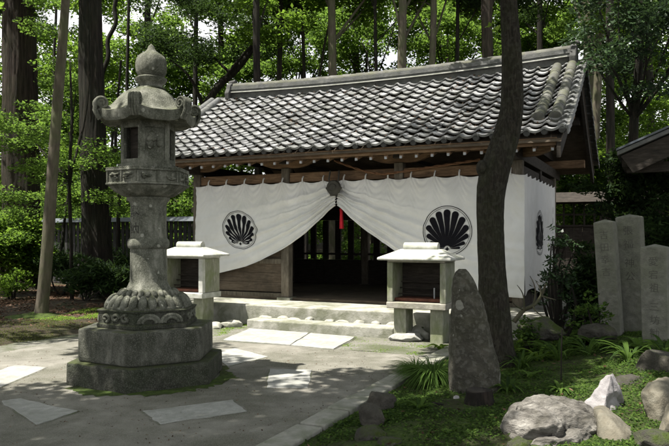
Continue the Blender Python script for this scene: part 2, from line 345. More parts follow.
# leaves: numpy quads, each one leaf
class Leaves:
    def __init__(s): s.P, s.v = [], []
    def add(s, ctr, length, width, flat=.5, var=(0, 1), droop=0.0, direc=None, rng=RNG):
        """ctr (n,3); flat: 1 lies level, 0 any way; one folded diamond per leaf"""
        n = len(ctr)
        if n == 0: return
        nrm = rng.normal(size=(n, 3)); nrm[:, 2] = np.abs(nrm[:, 2]) + flat * 3
        nrm /= np.linalg.norm(nrm, axis=1)[:, None]
        d = rng.normal(size=(n, 3)) if direc is None else direc + rng.normal(size=(n, 3)) * .35
        d[:, 2] -= droop
        d -= nrm * np.sum(d * nrm, axis=1)[:, None]; d /= np.linalg.norm(d, axis=1)[:, None] + 1e-9
        w = np.cross(nrm, d)
        L = length * rng.uniform(.65, 1.3, n)[:, None]; W = width * rng.uniform(.7, 1.25, n)[:, None]
        fold = nrm * W * .25
        q = np.stack([ctr - d * L * .5, ctr + w * W * .5 - fold - d * L * .05, ctr + d * L * .5, ctr - w * W * .5 - fold - d * L * .05], axis=1)
        s.P.append(q.reshape(-1, 3)); s.v.append(np.repeat(np.clip(rng.uniform(var[0], var[1], n), 0, 1), 4))
    def build(s, name, mat, parent=None):
        P = np.concatenate(s.P).astype(np.float32); v = np.concatenate(s.v).astype(np.float32); n = len(P) // 4
        me = bpy.data.meshes.new(name); me.vertices.add(n * 4); me.loops.add(n * 4); me.polygons.add(n)
        me.vertices.foreach_set('co', P.ravel())
        me.loops.foreach_set('vertex_index', np.arange(n * 4, dtype=np.int32))
        me.polygons.foreach_set('loop_start', np.arange(0, n * 4, 4, dtype=np.int32))
        me.update(calc_edges=True)
        a = me.attributes.new('var', 'FLOAT', 'POINT'); a.data.foreach_set('value', v)
        me.materials.append(mat)
        o = bpy.data.objects.new(name, me); C.objects.link(o)
        if parent: o.parent = parent
        return o
def ball(n, rng=RNG):
    p = rng.normal(size=(n, 3)); p /= np.linalg.norm(p, axis=1)[:, None]
    return p * (rng.uniform(0, 1, n) ** .45)[:, None]

# ------------------------------------------------------------------ ground
def lines(segs):
    o = []
    for a, b, st in segs: o += list(np.arange(a, b - 1e-6, st))
    return o + [segs[-1][1]]
gx = lines([(-160, -40, 12), (-40, -13, 2), (-13, 13, .25), (13, 40, 2), (40, 160, 12)])
gy = lines([(-60, -4, 8), (-4, 3, .8), (3, 22, .25), (22, 50, 1.5), (50, 250, 14)])
mb = MB()
def in_hall(x, y):
    q = Vector((x, y, 0)) - HALL; return -5.2 < q.dot(U) < 2.5 and .1 < q.dot(V) < 5.9
vs_ = [(x, y, G(x, y) if not in_hall(x, y) else .02) for y in gy for x in gx]; w = len(gx)
mb.add(vs_, [(j * w + i, j * w + i + 1, (j + 1) * w + i + 1, (j + 1) * w + i) for j in range(len(gy) - 1) for i in range(w - 1)])
struct(mb.build('ground', M['soil'], smooth=180, fix=False))

def kpt(uu, vv, z=0): return KERB + U * uu + V * vv + Vector((0, 0, z))
# the court between left edge and kerb: uu -5.5 .. 0, vv -8 .. far edge
FAR = (Vector((-1.81, 10.48, 0)) - KERB).dot(V)
mb = MB()
mb.grid(lambda a, b: kpt(-5.5 + 5.38 * a + .03 * noise.noise(Vector((a * 9, b * 30, 1))) * (a < .02), -8 + (FAR + 8) * b + .03 * noise.noise(Vector((a * 20, 4, 1))) * (b > .98), .004), 40, 60)
struct(mb.build('court', M['court'], fix=False))
# gravel band beyond the court, in front of the podium and to the left
mb = MB()
mb.grid(lambda a, b: kpt(-6.9 + 8.2 * a, FAR + .02 + (1.55) * b + .12 * noise.noise(Vector((a * 9, b, 7))), -.0), 50, 8)
mb.grid(lambda a, b: kpt(-6.7 + 1.18 * a + .25 * noise.noise(Vector((b * 14, 2, 7))) * (a < .5), -7 + (FAR + 7) * b, -.0), 6, 40)
struct(mb.build('gravel_path', M['gravel'], fix=False))
# kerb of single stones
mb = MB(); vv = -4.6
rk = random.Random(4)
while vv < 5.4:
    ln = rk.uniform(.45, .75); j = rk.uniform(-.012, .012)
    p = [kpt(-.125 + j, vv), kpt(.115 + j, vv), kpt(.115 + j + rk.uniform(-.01, .01), vv + ln - .03), kpt(-.125 + j + rk.uniform(-.01, .01), vv + ln - .03)]
    mb.prism([(q.x, q.y) for q in p], -.06, .022 + rk.uniform(-.008, .01)); vv += ln
struct(mb.build('kerb', M['kerb'], bevel=.012))

# flat slabs let into the court
def slab(px4, z, label, seed):
    pts = [gp(x, y) for x, y in px4]; rs = random.Random(seed); poly = []
    for i in range(4):
        a, b = pts[i], pts[(i + 1) % 4]
        for k in range(6):
            q = a.lerp(b, k / 6); poly.append((q.x + rs.uniform(-.012, .012), q.y + rs.uniform(-.012, .012)))
    c = Vector((sum(p[0] for p in poly) / len(poly), sum(p[1] for p in poly) / len(poly), 0))
    m = MB(); m.prism([(x - c.x, y - c.y) for x, y in poly], -.03, z)
    o = m.build('paving_slab', M['slab'], bevel=.006); o.location = c
    j = MB(); n = len(poly); ip = [(x - c.x, y - c.y) for x, y in poly]; op = []
    for x, y in ip:
        l = math.hypot(x, y); e = 1 + (.01 + rs.random() * .022) / l; op.append((x * e, y * e))
    j.add([(x, y, .007) for x, y in ip] + [(x, y, .0055) for x, y in op], [(i, (i + 1) % n, (i + 1) % n + n, i + n) for i in range(n)]); j.build('soil_joint', M['gravel'], o, fix=False)
    return tag(o, label, 'paving slab')
slab([(143, 412), (160, 425), (248, 412), (232, 400.5)], .010, 'long pale stone slab let into the court before the lantern', 1)
slab([(0, 402), (37, 425.5), (78, 412), (20, 399.5)], .012, 'grey pointed slab let into the shaded court near the photo\'s lower left corner', 2)
slab([(-25, 379), (0, 388), (47, 368), (14, 366)], .011, 'sunlit slab let into the court at the photo\'s left edge', 3)
slab([(267, 388.6), (308.6, 388.6), (311, 370.7), (269, 369.6)], .012, 'bright square slab alone in the sunny middle of the court', 4)
slab([(205, 352), (228, 367), (268, 357), (236, 349)], .010, 'pale slab right beside the lantern base', 5)
slab([(222.5, 341), (290, 346), (309, 334), (249.5, 329.5)], .022, 'left half of the broad pale slab before the stone step', 6)
slab([(291, 346), (334, 350), (355, 338), (310.5, 334)], .020, 'right half of the broad pale slab before the stone step', 7)

# ------------------------------------------------------------------ the hall (local x along front, y inwards)
hall = thing('shrine_hall', 'low wooden shrine hall with a grey tiled gable roof on a stone podium', 'shrine', HALL, UANG)
PX = [-4.715, -2.598, -.243, 1.865]; CY, RY = 1.2, 5.2
FL = .35
mb = MB()
mb.box((-5.25, 0, -.1), (2.55, .42, FL)); 
mb.box((-5.25, .424, -.1), (2.55, 6.0, FL - .004))
mb.build('stone_podium', M['podium'], hall, bevel=.015)
for x in PX:
    for y in (CY, RY):
        m = MB(); m.box((x - .085, y - .085, FL + .05), (x + .085, y + .085, 2.93)); o = m.build('post', M['wood_grey'], hall, bevel=.012)
        m = MB(); m.box((x - .15, y - .15, FL - .02), (x + .15, y + .15, FL + .05)); m.build('post_base_stone', M['podium'], o, bevel=.015)
for y in (3.2,):
    for x in (PX[0], PX[3]):
        m = MB(); m.box((x - .08, y - .08, FL), (x + .08, y + .08, 2.93)); m.build('post', M['wood_dark'], hall, bevel=.012)
# beams
def beam(name, lo, hi, mat='wood', par=hall):
    m = MB(); m.box(lo, hi); return m.build(name, M[mat], par, bevel=.01)
for y in (CY, RY):
    for i in range(3): beam('tie_beam', (PX[i] + .087, y - .05, 2.65), (PX[i + 1] - .087, y + .05, 2.83))
    beam('eave_purlin', (-5.45, y - .075, 3.08), (2.56, y + .075, 3.25))
for x in (PX[0], PX[3]):
    for a, b in ((CY, 3.2), (3.2, RY)): beam('tie_beam', (x - .05, a + .087, 2.63), (x + .05, b - .087, 2.81), 'wood_dark')
    beam('cross_beam', (x - .09, .55, 2.87), (x + .09, 5.9, 3.07), 'wood_dark')
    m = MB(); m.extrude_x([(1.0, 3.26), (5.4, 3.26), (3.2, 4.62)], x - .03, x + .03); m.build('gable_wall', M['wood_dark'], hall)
for x in PX[1:3]: beam('cross_beam', (x - .07, 1.0, 3.0), (x + .07, 5.4, 3.079), 'wood_dark')
beam('ridge_beam', (-5.35, 3.12, 4.5), (2.56, 3.28, 4.7), 'wood_dark')
for y in (2.2, 4.2): beam('purlin', (-5.4, y - .07, 3.86), (2.56, y + .07, 4.02), 'wood_dark')
# boat shaped brackets above the front posts
for x in PX:
    m = MB(); pr = []
    for k in range(13):
        t = k / 12; xx = x - .62 + 1.24 * t; e = abs(2 * t - 1)
        pr.append((xx, 2.93 + .13 * max(0, (e - .35) / .65) ** 1.8))
    m.extrude_y(pr + [(x + .62, 3.078), (x - .62, 3.078)], CY - .07, CY + .07); m.build('bracket', M['wood'], hall, bevel=.008)

# roof ---------------------------------------------------------
ZE, ZR, YE, YR = 3.13, 4.86, .2, 3.2
VX0, VX1 = -5.62, 2.74
def roof_z(y, s=0, off=0):
    q = (y - YE) / (YR - YE)
    e = (2 * (s - VX0) / (VX1 - VX0) - 1)
    return ZE + (ZR - ZE) * (q * .86 + .14 * q * q) + .06 * e ** 4 + off
NCOL, NROW = 32, 14
PIT = (VX1 - VX0) / NCOL
def tile_prof(a):      # one pantile across
    if a < .66: return -.022 * math.sin(math.pi * a / .66)
    return .032 * math.sin(math.pi * (a - .66) / .34)
def slope(mirror):
    m = MB(); NA = 8; rr = random.Random(5)
    for r in range(NROW):
        for c in range(NCOL):
            q0, q1 = r / NROW, (r + 1.06) / NROW
            v = min(1, max(0, rr.gauss(.55, .24))); dz = rr.uniform(-.009, .009); tw = rr.uniform(-.014, .014); slip = rr.uniform(-.012, .012)
            vs2 = []
            for lift, q in ((-.034, q0), (0, q0), (0, q1)):
                for k in range(NA + 1):
                    a = k / NA; s = VX0 + (c + a) * PIT
                    bow = .028 * (tile_prof(a) / .036)              # lower edge follows the roll
                    y = YE + (YR - YE) * q - (.03 if q == q0 else 0) + (.022 if lift else 0) + (slip if 0 < r else 0)
                    h = tile_prof(a) + (.074 if q == q0 else .002) + dz + tw * (a - .5) + (lift if r or lift == 0 else lift * 1.3)
                    yy = y; zz = roof_z(y, s, h)
                    if mirror: yy = 2 * YR - y
                    vs2.append((s, yy, zz))
            n = NA + 1
            fs = [(j * n + k, j * n + k + 1, (j + 1) * n + k + 1, (j + 1) * n + k) for j in range(2) for k in range(NA)]
            if mirror: fs = [f[::-1] for f in fs]
            m.add(vs2, fs, v)
    return m
roof = slope(False).build('roof', M['tile'], hall, smooth=40, var=True, fix=False)
slope(True).build('rear_slope', M['tile'], roof, smooth=40, var=True, fix=False)
# round eave discs, one under each roll
for c in range(NCOL):
    m = MB()
    s = VX0 + (c + .83) * PIT
    z = roof_z(YE, s, .03)
    rot = Matrix.Rotation(R(90), 3, 'X')
    n = 12
    pts = [(s + .052 * math.cos(2 * math.pi * k / n), YE + .005, z + .052 * math.sin(2 * math.pi * k / n) - .012) for k in range(n)]
    m.add(pts + [(x, y + .06, zz) for x, y, zz in pts], [tuple(range(n))] + [(k, (k + 1) % n, (k + 1) % n + n, k + n) for k in range(n)])
    m.build('eave_tile', M['tile_dark'], roof, smooth=40)
# deck under the tiles
m = MB()
for sgn in (0, 1):
    pts = []
    for off in (-.075, -.115):
        for k in range(11):
            y = YE + .03 + (YR - YE - .03) * k / 10
            pts.append((2 * YR - y if sgn else y, roof_z(y, -1.4, off)))
    poly = pts[:11] + pts[11:][::-1]
    m.extrude_x(poly, VX0 + .06, VX1 - .06)
m.build('roof_deck', M['wood_plank'], roof)
# fascia board and rafters
m = MB(); m.box((-5.5, .30, 2.985), (2.60, .345, 3.075)); m.box((-5.5, .24, 3.078), (2.62, .36, 3.098)); m.build('fascia', M['wood'], hall, bevel=.006)
ns = 30
for k in range(ns):
    x = -5.38 + k * (7.92 / (ns - 1))
    m = MB(); sl = .33
    y0, y1 = .355, 3.15; z0 = 2.925
    m.add([(x - .03, y0, z0), (x + .03, y0, z0), (x + .03, y0, z0 + .075), (x - .03, y0, z0 + .075),
           (x - .03, y1, z0 + sl * (y1 - y0)), (x + .03, y1, z0 + sl * (y1 - y0)), (x + .03, y1, z0 + sl * (y1 - y0) + .075), (x - .03, y1, z0 + sl * (y1 - y0) + .075)],
          [(0, 1, 2, 3), (4, 7, 6, 5), (0, 4, 5, 1), (1, 5, 6, 2), (2, 6, 7, 3), (3, 7, 4, 0)])
    o = m.build('rafter', M['wood'], hall)
    m = MB(); m.box((x - .02, y0 - .025, z0 - .014), (x + .02, y0 + .004, z0 + .028)); m.build('rafter_end', M['end_white'], o)
# barge boards on both gables
for x in (VX1 - .10, VX0 + .10):
    m = MB()
    for sgn in (0, 1):
        top, bot = [], []
        for k in range(13):
            y = YE + .05 + (YR - YE - .05) * k / 12; yy = 2 * YR - y if sgn else y
            top.append((yy, roof_z(y, x, -.118))); bot.append((yy, roof_z(y, x, -.118 - .25 - .05 * (1 - k / 12))))
        m.extrude_x(top + bot[::-1], x - .03, x + .03)
    m.build('barge_board', M['wood_dark'], hall)
# layered verge tiles
for x, sg in ((VX1, 1), (VX0, -1)):
    m = MB()
    for r in range(NROW):
        for sd in (0, 1):
            y0 = YE + (YR - YE) * r / NROW; y1 = YE + (YR - YE) * (r + 1.1) / NROW
            p = []
            for y, h in ((y0, .055), (y1, .02)):
                yy = 2 * YR - y if sd else y
                for dx, dz in ((-.13, 0), (.045, .0), (.05, -.115), (.03, -.115), (.025, -.03), (-.13, -.03)):
                    p.append((x + sg * dx, yy, roof_z(y, x, h + dz)))
            m.add(p, [(k, (k + 1) % 6, (k + 1) % 6 + 6, k + 6) for k in range(6)] + [tuple(range(6))[::-1], tuple(range(6, 12))])
    m.build('verge_tile', M['tile_trim'], roof)
# rolls running down the slope near the gable
def roll(s, y0, y1, mat, par=roof):
    m = MB(); npc = 6; pts, rad = [], []
    for k in range(npc):
        a = y0 + (y1 - y0) * k / npc; b = y0 + (y1 - y0) * (k + 1) / npc
        for y, r in ((a, .094), (a + .02, .094), (b - .03, .089), (b, .088)):
            pts.append((s, y, roof_z(y, s, .055))); rad.append(r)
    m.tube(pts, rad, 14); o = m.build('descending_roll', M[mat], par, smooth=50)
    m = MB(); m.lathe([(.0, -.02), (.105, -.02), (.108, .03), (.09, .035), (.0, .02)], 16, cap=False)
    e = m.build('end_disc', M[mat], o, smooth=30)
    e.matrix_local = Matrix.Translation((s, y0 - .02, roof_z(y0, s, .05))) @ Matrix.Rotation(R(90 + 22), 4, 'X')
roll(2.27, .72, 2.98, 'tile_moss'); roll(2.54, .66, 2.98, 'tile_moss')
roll(-5.46, .3, 2.98, 'tile_trim'); roll(-5.64, .3, 2.98, 'tile_trim')
# ridge: layered flat tiles with a round cap, sagging in the middle
SX0, SX1 = -5.17, 2.50
def rsag(s): 
    e = (2 * (s - SX0) / (SX1 - SX0) - 1); return .085 * e * e - .03
m = MB()
lay = [(.11, -.02, .095), (.19, .098, .125), (.15, .128, .17), (.165, .173, .205), (.15, .208, .26)]
for w2, a, b in lay:
    m.grid(lambda u, v, w2=w2, a=a, b=b: (SX0 + (SX1 - SX0) * u, YR + [-w2, -w2, w2, w2, -w2][round(v * 4)], ZR - .02 + rsag(SX0 + (SX1 - SX0) * u) + [a, b, b, a, a][round(v * 4)]), 40, 4)
ridge = m.build('ridge', M['tile_trim'], roof)
m = MB()
npc = 24
for k in range(npc):
    a = SX0 + (SX1 - SX0) * k / npc; b = SX0 + (SX1 - SX0) * (k + 1) / npc
    m.tube([(a, YR, ZR + .235 + rsag(a)), (a + .03, YR, ZR + .235 + rsag(a)), (b - .02, YR, ZR + .235 + rsag(b)), (b, YR, ZR + .235 + rsag(b))], [.105, .105, .096, .094], 14)
m.build('ridge_cap', M['tile_moss'], ridge, smooth=45)
m = MB(); m.grid(lambda u, v: (SX0 + .05 + (SX1 - SX0 - .1) * u, YR + [-.2, -.2, .2, .2, -.2][round(v * 4)], ZR - .02 + rsag(SX0 + (SX1 - SX0) * u) + [.099, .118, .118, .099, .099][round(v * 4)]), 40, 4); m.build('ridge_course', M['roofstone'], ridge)
for x in (SX0 - .05, SX1 + .05):
    m = MB(); z = ZR + .09
    pr = [(-.24, -.12), (.24, -.12), (.26, .04), (.2, .14), (.17, .24), (.09, .30), (-.09, .30), (-.17, .24), (-.2, .14), (-.26, .04)]
    m.extrude_x([(YR + a, z + b) for a, b in pr], x - .06, x + .06)
    o = m.build('ridge_end_tile', M['tile_dark'], ridge, bevel=.02)
    m = MB(); m.tube([(x - .07, YR, z + .31), (x + .10, YR, z + .33)], .06, 12); m.build('end_roll', M['tile_dark'], o, smooth=40)

# walls and lattice
def planks(name, x0, x1, z0, z1, y, par=hall, mat='wood_plank', horiz=True, th=.03, axis='x'):
    m = MB(); n = max(1, round((z1 - z0) / .2)) if horiz else max(1, round((x1 - x0) / .22)); rr = random.Random(int(x0 * 100 + z0 * 10))
    for k in range(n):
        d = rr.uniform(-.006, .006)
        if horiz: lo, hi = (x0, y + d, z0 + (z1 - z0) * k / n), (x1, y + d + th, z0 + (z1 - z0) * (k + 1) / n - .004)
        else: lo, hi = (x0 + (x1 - x0) * k / n, y + d, z0), (x0 + (x1 - x0) * (k + 1) / n - .004, y + d + th, z1)
        if axis == 'y': lo, hi = (lo[1], lo[0], lo[2]), (hi[1], hi[0], hi[2])
        m.box(lo, hi)
    return m.build(name, M[mat], par)
for i in (0, 2):      # front side bays: wainscot with rails
    a, b = PX[i] + .09, PX[i + 1] - .09
    planks('wainscot', a, b, FL + .14, 1.62, CY + .01)
    for z in (FL + .02, 1.05, 1.62): beam('wainscot_rail', (a, CY - .045, z), (b, CY + .05, z + .1), 'wood_grey')
for x, nm in ((PX[0], 'left'), (PX[3], 'right')):
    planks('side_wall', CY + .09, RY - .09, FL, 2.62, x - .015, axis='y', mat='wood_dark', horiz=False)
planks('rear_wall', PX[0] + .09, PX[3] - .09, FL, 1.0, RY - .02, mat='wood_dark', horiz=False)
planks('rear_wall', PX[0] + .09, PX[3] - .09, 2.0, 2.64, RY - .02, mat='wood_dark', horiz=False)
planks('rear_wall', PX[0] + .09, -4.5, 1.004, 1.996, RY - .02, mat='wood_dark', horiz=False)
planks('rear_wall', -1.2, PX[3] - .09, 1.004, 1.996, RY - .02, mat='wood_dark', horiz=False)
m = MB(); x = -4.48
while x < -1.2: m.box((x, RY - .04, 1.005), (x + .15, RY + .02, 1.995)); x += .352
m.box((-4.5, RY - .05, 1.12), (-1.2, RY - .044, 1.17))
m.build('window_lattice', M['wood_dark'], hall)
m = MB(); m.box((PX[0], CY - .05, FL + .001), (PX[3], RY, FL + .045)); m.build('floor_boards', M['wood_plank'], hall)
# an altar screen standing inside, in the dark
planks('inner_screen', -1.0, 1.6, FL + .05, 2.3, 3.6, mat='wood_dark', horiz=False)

# ------------------------------------------------------------------ curtains
TOPZ = 2.66
def interp(pts, x):
    if x <= pts[0][0]: return pts[0][1]
    for (a, b), (c, d) in zip(pts, pts[1:]):
        if x <= c:
            return b + (d - b) * (x - a) / (c - a)
    return pts[-1][1]
AP = -1.45
LB = [(-4.80, .74), (-4.13, .84), (-3.45, .99), (-3.0, 1.16), (-2.53, 1.39), (-2.1, 1.66), (-1.75, 1.94), (AP - .02, 2.17)]
RB = [(AP + .02, 2.17), (-1.15, 1.93), (-.85, 1.70), (-.537, 1.49), (-.05, 1.19), (.3, 1.02), (.62, .86), (1.06, .68), (1.5, .6), (1.95, .57)]
def smooth_line(pts):
    P = [Vector((a, b, 0)) for a, b in pts]; P = [P[0]] + P + [P[-1]]; o = []
    for i in range(1, len(P) - 2):
        a, b, c, d = P[i - 1], P[i], P[i + 1], P[i + 2]
        for k in range(8):
            t = k / 8; q = .5 * ((2 * b) + (c - a) * t + (2 * a - 5 * b + 4 * c - d) * t * t + (3 * b - a - 3 * c + d) * t ** 3); o.append((b.x + (c.x - b.x) * t, q.y))
    return o + [(P[-1].x, P[-1].y)]
LB, RB = smooth_line(LB), smooth_line(RB)
def tie(s, pitch=.44):
    a = (s / pitch) % 1; return -.045 * (math.sin(math.pi * a) ** .8)
def cl_front(bot, sign):
    def f(s, z):
        zb = interp(bot, s); zt = TOPZ + tie(s)
        t = min(1, max(0, (zt - z) / (zt - zb)))
        near = math.exp(-abs(s - AP) / 1.1)
        g = max(0, 1 - (zt - zb) / 2.0)
        amp = .010 + .050 * g
        ph = 2 * math.pi * (5.6 * t ** 1.7 + .22 * s * sign) + 1.8 * noise.noise(Vector((s * .7, z * .9, 3)))
        fold = 1 - abs(math.sin(ph * .5)) ** .7 * 1.6 + .35 * math.sin(1.63 * ph + 1)
        y = -amp * fold * min(1, 2.4 * t) * (.6 + .8 * noise.noise(Vector((s * 1.1, t * 6, 1))) + .4)
        a_ = (s / .44) % 1; d_ = zt - z - .55 * (4 * a_ * (1 - a_)) * .5
        y -= .02 * math.sin(2 * math.pi * d_ / .13) * math.exp(-2.6 * max(0, zt - z)) * (.5 + noise.noise(Vector((round(s / .44 - .5), 3, 1))))
        ph2 = 2 * math.pi * (s / .44)
        y += .016 * math.cos(ph2) * math.exp(-3.2 * t)
        y += .012 * math.sin(9 * s * sign - 5.5 * z + 2.5 * noise.noise(Vector((s, z, 6)))) * t - .04 * noise.noise(Vector((s * 1.3, z * 1.1, 9))) - .012 * noise.noise(Vector((s * 5 + z * 2.2, z * 2.2, 2)))
        y += .008 * noise.noise(Vector((s * 11 - z * 4, z * 5, 5)))
        y -= .05 * t * (1 - .5 * near)
        return CY - .12 + y
    return f
fL, fR = cl_front(LB, 1), cl_front(RB, -1)
def front_curtain(name, bot, f, x0, x1, label):
    t = thing(name, label, 'curtain', HALL, UANG, 'white crested curtains hung round the hall')
    m = MB(); nu, nv = 190, 90
    def fn(a, b):
        s = x0 + (x1 - x0) * a; zb = interp(bot, s); zt = TOPZ + tie(s)
        z = zt + (zb - zt) * b
        return (s, f(s, z) , z)
    m.grid(fn, nu, nv); m.build('cloth', M['cloth'], t, smooth=180)
    s = math.ceil(x0 / .44) * .44; 
    while s < x1:
        k = MB(); k.tube([(s, f(s, TOPZ) - .012, TOPZ - .03), (s, CY - .1, TOPZ + .05), (s, CY - .06, TOPZ + .09)], .014, 6); k.build('tie', M['cloth'], t); s += .44
    return t
cuL = front_curtain('curtain', LB, fL, -4.70, AP - .015, 'left half of the white curtain with a wavy fan crest, gathered toward the gong')
cuR = front_curtain('curtain', RB, fR, AP + .015, 1.995, 'right half of the white curtain with a round fan crest, behind the tree')
SX = PX[3] + .13
def fS(y, z):
    t = min(1, max(0, (TOPZ - z) / 2.0))
    return SX + .012 * math.cos(2 * math.pi * y / .42) * math.exp(-3 * t) + .02 * noise.noise(Vector((y * 1.5, z * .8, 4))) + .012 * math.sin(2 * math.pi * (y / .9 + .2 * z)) * t
cuS = thing('curtain', 'white curtain with a fan crest closing the side of the hall right of the tree', 'curtain', HALL, UANG, 'white crested curtains hung round the hall')
m = MB(); m.grid(lambda a, b: (fS(1.06 + 3.82 * a, 2.66 - 2.06 * b), 1.06 + 3.82 * a, 2.66 + tie(1.06 + 3.82 * a, .42) * (1 - b) - (2.06 - .08 * math.sin(a * 9)) * b), 90, 60)
m.build('cloth', M['cloth'], cuS, smooth=180)
# crests
def crest_polys(r, wob, half, npet=13, ring=True):
    """strips in (x, z) round the crest's middle; wob: wavy petals"""
    strips = []
    bz = -.72 * r
    for i in range(npet):
        th = R(-84 + 168 * i / (npet - 1))
        dx, dz = math.sin(th), math.cos(th)
        # distance to the circle of .86 r
        bq = bz * dz; L = -bq + math.sqrt(max(0, bq * bq - (bz * bz - (.85 * r) ** 2)))
        L0, L1 = .13 * r, L
        wmax = min(.098 * r * (L / r) ** .6 + .018 * r, L * math.tan(R(168 / (npet - 1)) / 2) * .84)
        st = []
        for k in range(31):
            t = 1 - (1 - k / 30) ** 1.9; q = L0 + (L1 - L0) * t
            wd = wmax * (.13 + .9 * t ** .85)
            tip = (L1 - q) / wmax
            if tip < 1: wd *= math.sqrt(max(0, 1 - (1 - tip) ** 2))
            off = wob * r * .026 * math.sin(t * 8.5) * t * (1 if i < npet // 2 else -1 if i > npet // 2 else .5)
            if wob: wd *= (.90 + .15 * math.sin(t * 14 + i * 1.3)) * (.75 + .25 * t)
            cx, cz = dx * q + dz * off, bz + dz * q - dx * off
            st.append(((cx - dz * wd, cz + dx * wd), (cx + dz * wd, cz - dx * wd)))
        strips.append(st)
    # the small diamond
    dmd = [(0, bz - .10 * r), (.035 * r, bz - .035 * r), (.10 * r, bz), (.035 * r, bz + .035 * r), (0, bz + .10 * r), (-.035 * r, bz + .035 * r), (-.10 * r, bz), (-.035 * r, bz - .035 * r)]
    strips.append([(dmd[k], dmd[8 - k] if k else dmd[0]) for k in range(5)])
    for rr, wd in ((.985, .014), (.915, .008)):
        st = []
        for k in range(97):
            a = 2 * math.pi * k / 96; w2 = 1 + wob * .012 * (math.sin(5 * a) + math.sin(9 * a + 1))
            st.append((((rr - wd) * r * w2 * math.cos(a), (rr - wd) * r * w2 * math.sin(a)), ((rr + wd) * r * w2 * math.cos(a), (rr + wd) * r * w2 * math.sin(a))))
        strips.append(st)
    return strips
def put_crest(parent, strips, place):
    m = MB()
    for st in strips:
        NW = 4
        def fn(a, b, st=st):
            k = min(len(st) - 1, round(b * (len(st) - 1))); (x0, z0), (x1, z1) = st[k]
            return place(x0 + (x1 - x0) * a, z0 + (z1 - z0) * a)
        m.grid(fn, NW, len(st) - 1)
    m.build('crest', M['dye'], parent, fix=False)
put_crest(cuL, crest_polys(.40, 1, False), lambda x, z: (-3.60 + x * 1.02 + z * -.10, fL(-3.60 + x * 1.02 + z * -.10, 1.72 + z * .96 + x * -.06) - .012, 1.72 + z * .96 + x * -.06))
put_crest(cuR, crest_polys(.44, 0, False), lambda x, z: (.68 + x, fR(.68 + x, 1.69 + z) - .012, 1.69 + z))
put_crest(cuS, crest_polys(.42, .6, False), lambda x, z: (fS(2.62 + x, 1.66 + z) + .012, 2.62 + x, 1.66 + z))
m = MB()
for k, ch in enumerate('奉納氏子中'):
    vs2, fs2 = text_mb(ch, .17, 0)
    m.add([(fS(4.3 + v.x, 2.0 - k * .2 + v.y) + .012, 4.3 + v.x, 2.06 - k * .2 + v.y) for v in vs2], fs2)
m.build('lettering', M['ink'], cuS, fix=False)

# gong, tassel, rope
g = thing('gong', 'round dark bronze gong hanging above the curtain\'s parting', 'gong', loc2w(AP, .93, 2.5), UANG)
m = MB(); m.lathe([(.0, -.06), (.06, -.06), (.075, -.045), (.125, -.04), (.14, -.02), (.14, .02), (.125, .04), (.075, .045), (.06, .06), (0, .06)], 28, cap=False)
o = m.build('gong_body', M['bronze'], g, smooth=35); o.rotation_euler = (R(90), 0, 0)
for sx in (-.09, .09):
    m = MB(); m.tube([(sx, 0, .10), (sx * 1.1, 0, .17), (sx, .04, .32)], .016, 8); m.build('hanger', M['bronze'], g)
    m = MB(); m.blob((sx * 1.45, 0, -.01), (.035, .03, .03)); m.build('gong_ear', M['bronze'], g, smooth=180)
m = MB(); m.box((-.07, -.03, -.155), (.07, .03, -.115)); m.build('gong_mouth', M['bronze'], g, bevel=.01)
t = thing('tassel', 'red tassel hanging in the dark gap under the gong', 'tassel', loc2w(AP + .02, 1.22, 0), UANG)
m = MB(); m.tube([(0, 0, 2.62), (0, -.01, 2.2), (0, 0, 2.05)], .012, 8); m.build('cord', M['red'], t)
m = MB(); m.tube([(0, 0, 2.14), (0, 0, 2.11), (0.004, 0, 2.04), (0.008, 0, 1.88), (.012, 0, 1.74)], [.015, .032, .028, .036, .042], 10, rfun=lambda a, q: 1 + .15 * math.sin(a * 7)); m.build('fringe', M['red'], t, smooth=60)
m = MB()
for ph in (0, math.pi):
    pts = []
    for k in range(80):
        a = k / 79; s = AP - .05 + 2.75 * a
        z = 3.02 - .30 * math.sin(min(1, a * 2.4) * math.pi / 2) + .28 * max(0, a - .35)
        w_ = 46 * a + ph
        pts.append((s, CY - .13 + .012 * math.cos(w_), z + .012 * math.sin(w_)))
    m.tube(pts, .013, 6)
o = m.build('rope', M['rope'], smooth=60); o.location = HALL; o.rotation_euler = (0, 0, UANG)
tag(o, 'twisted brown straw rope slung along the beam above the right curtain', 'rope')

# stone step and rubble
m = MB(); m.box((0, 0, -.08), (2.68, .38, .165))
bm_ = m.build('stone_step', M['podium'], bevel=.02); bm_.location = loc2w(-2.40, -.56); bm_.rotation_euler = (0, 0, UANG)
tag(bm_, 'long flat stone step lying before the hall\'s podium', 'step')

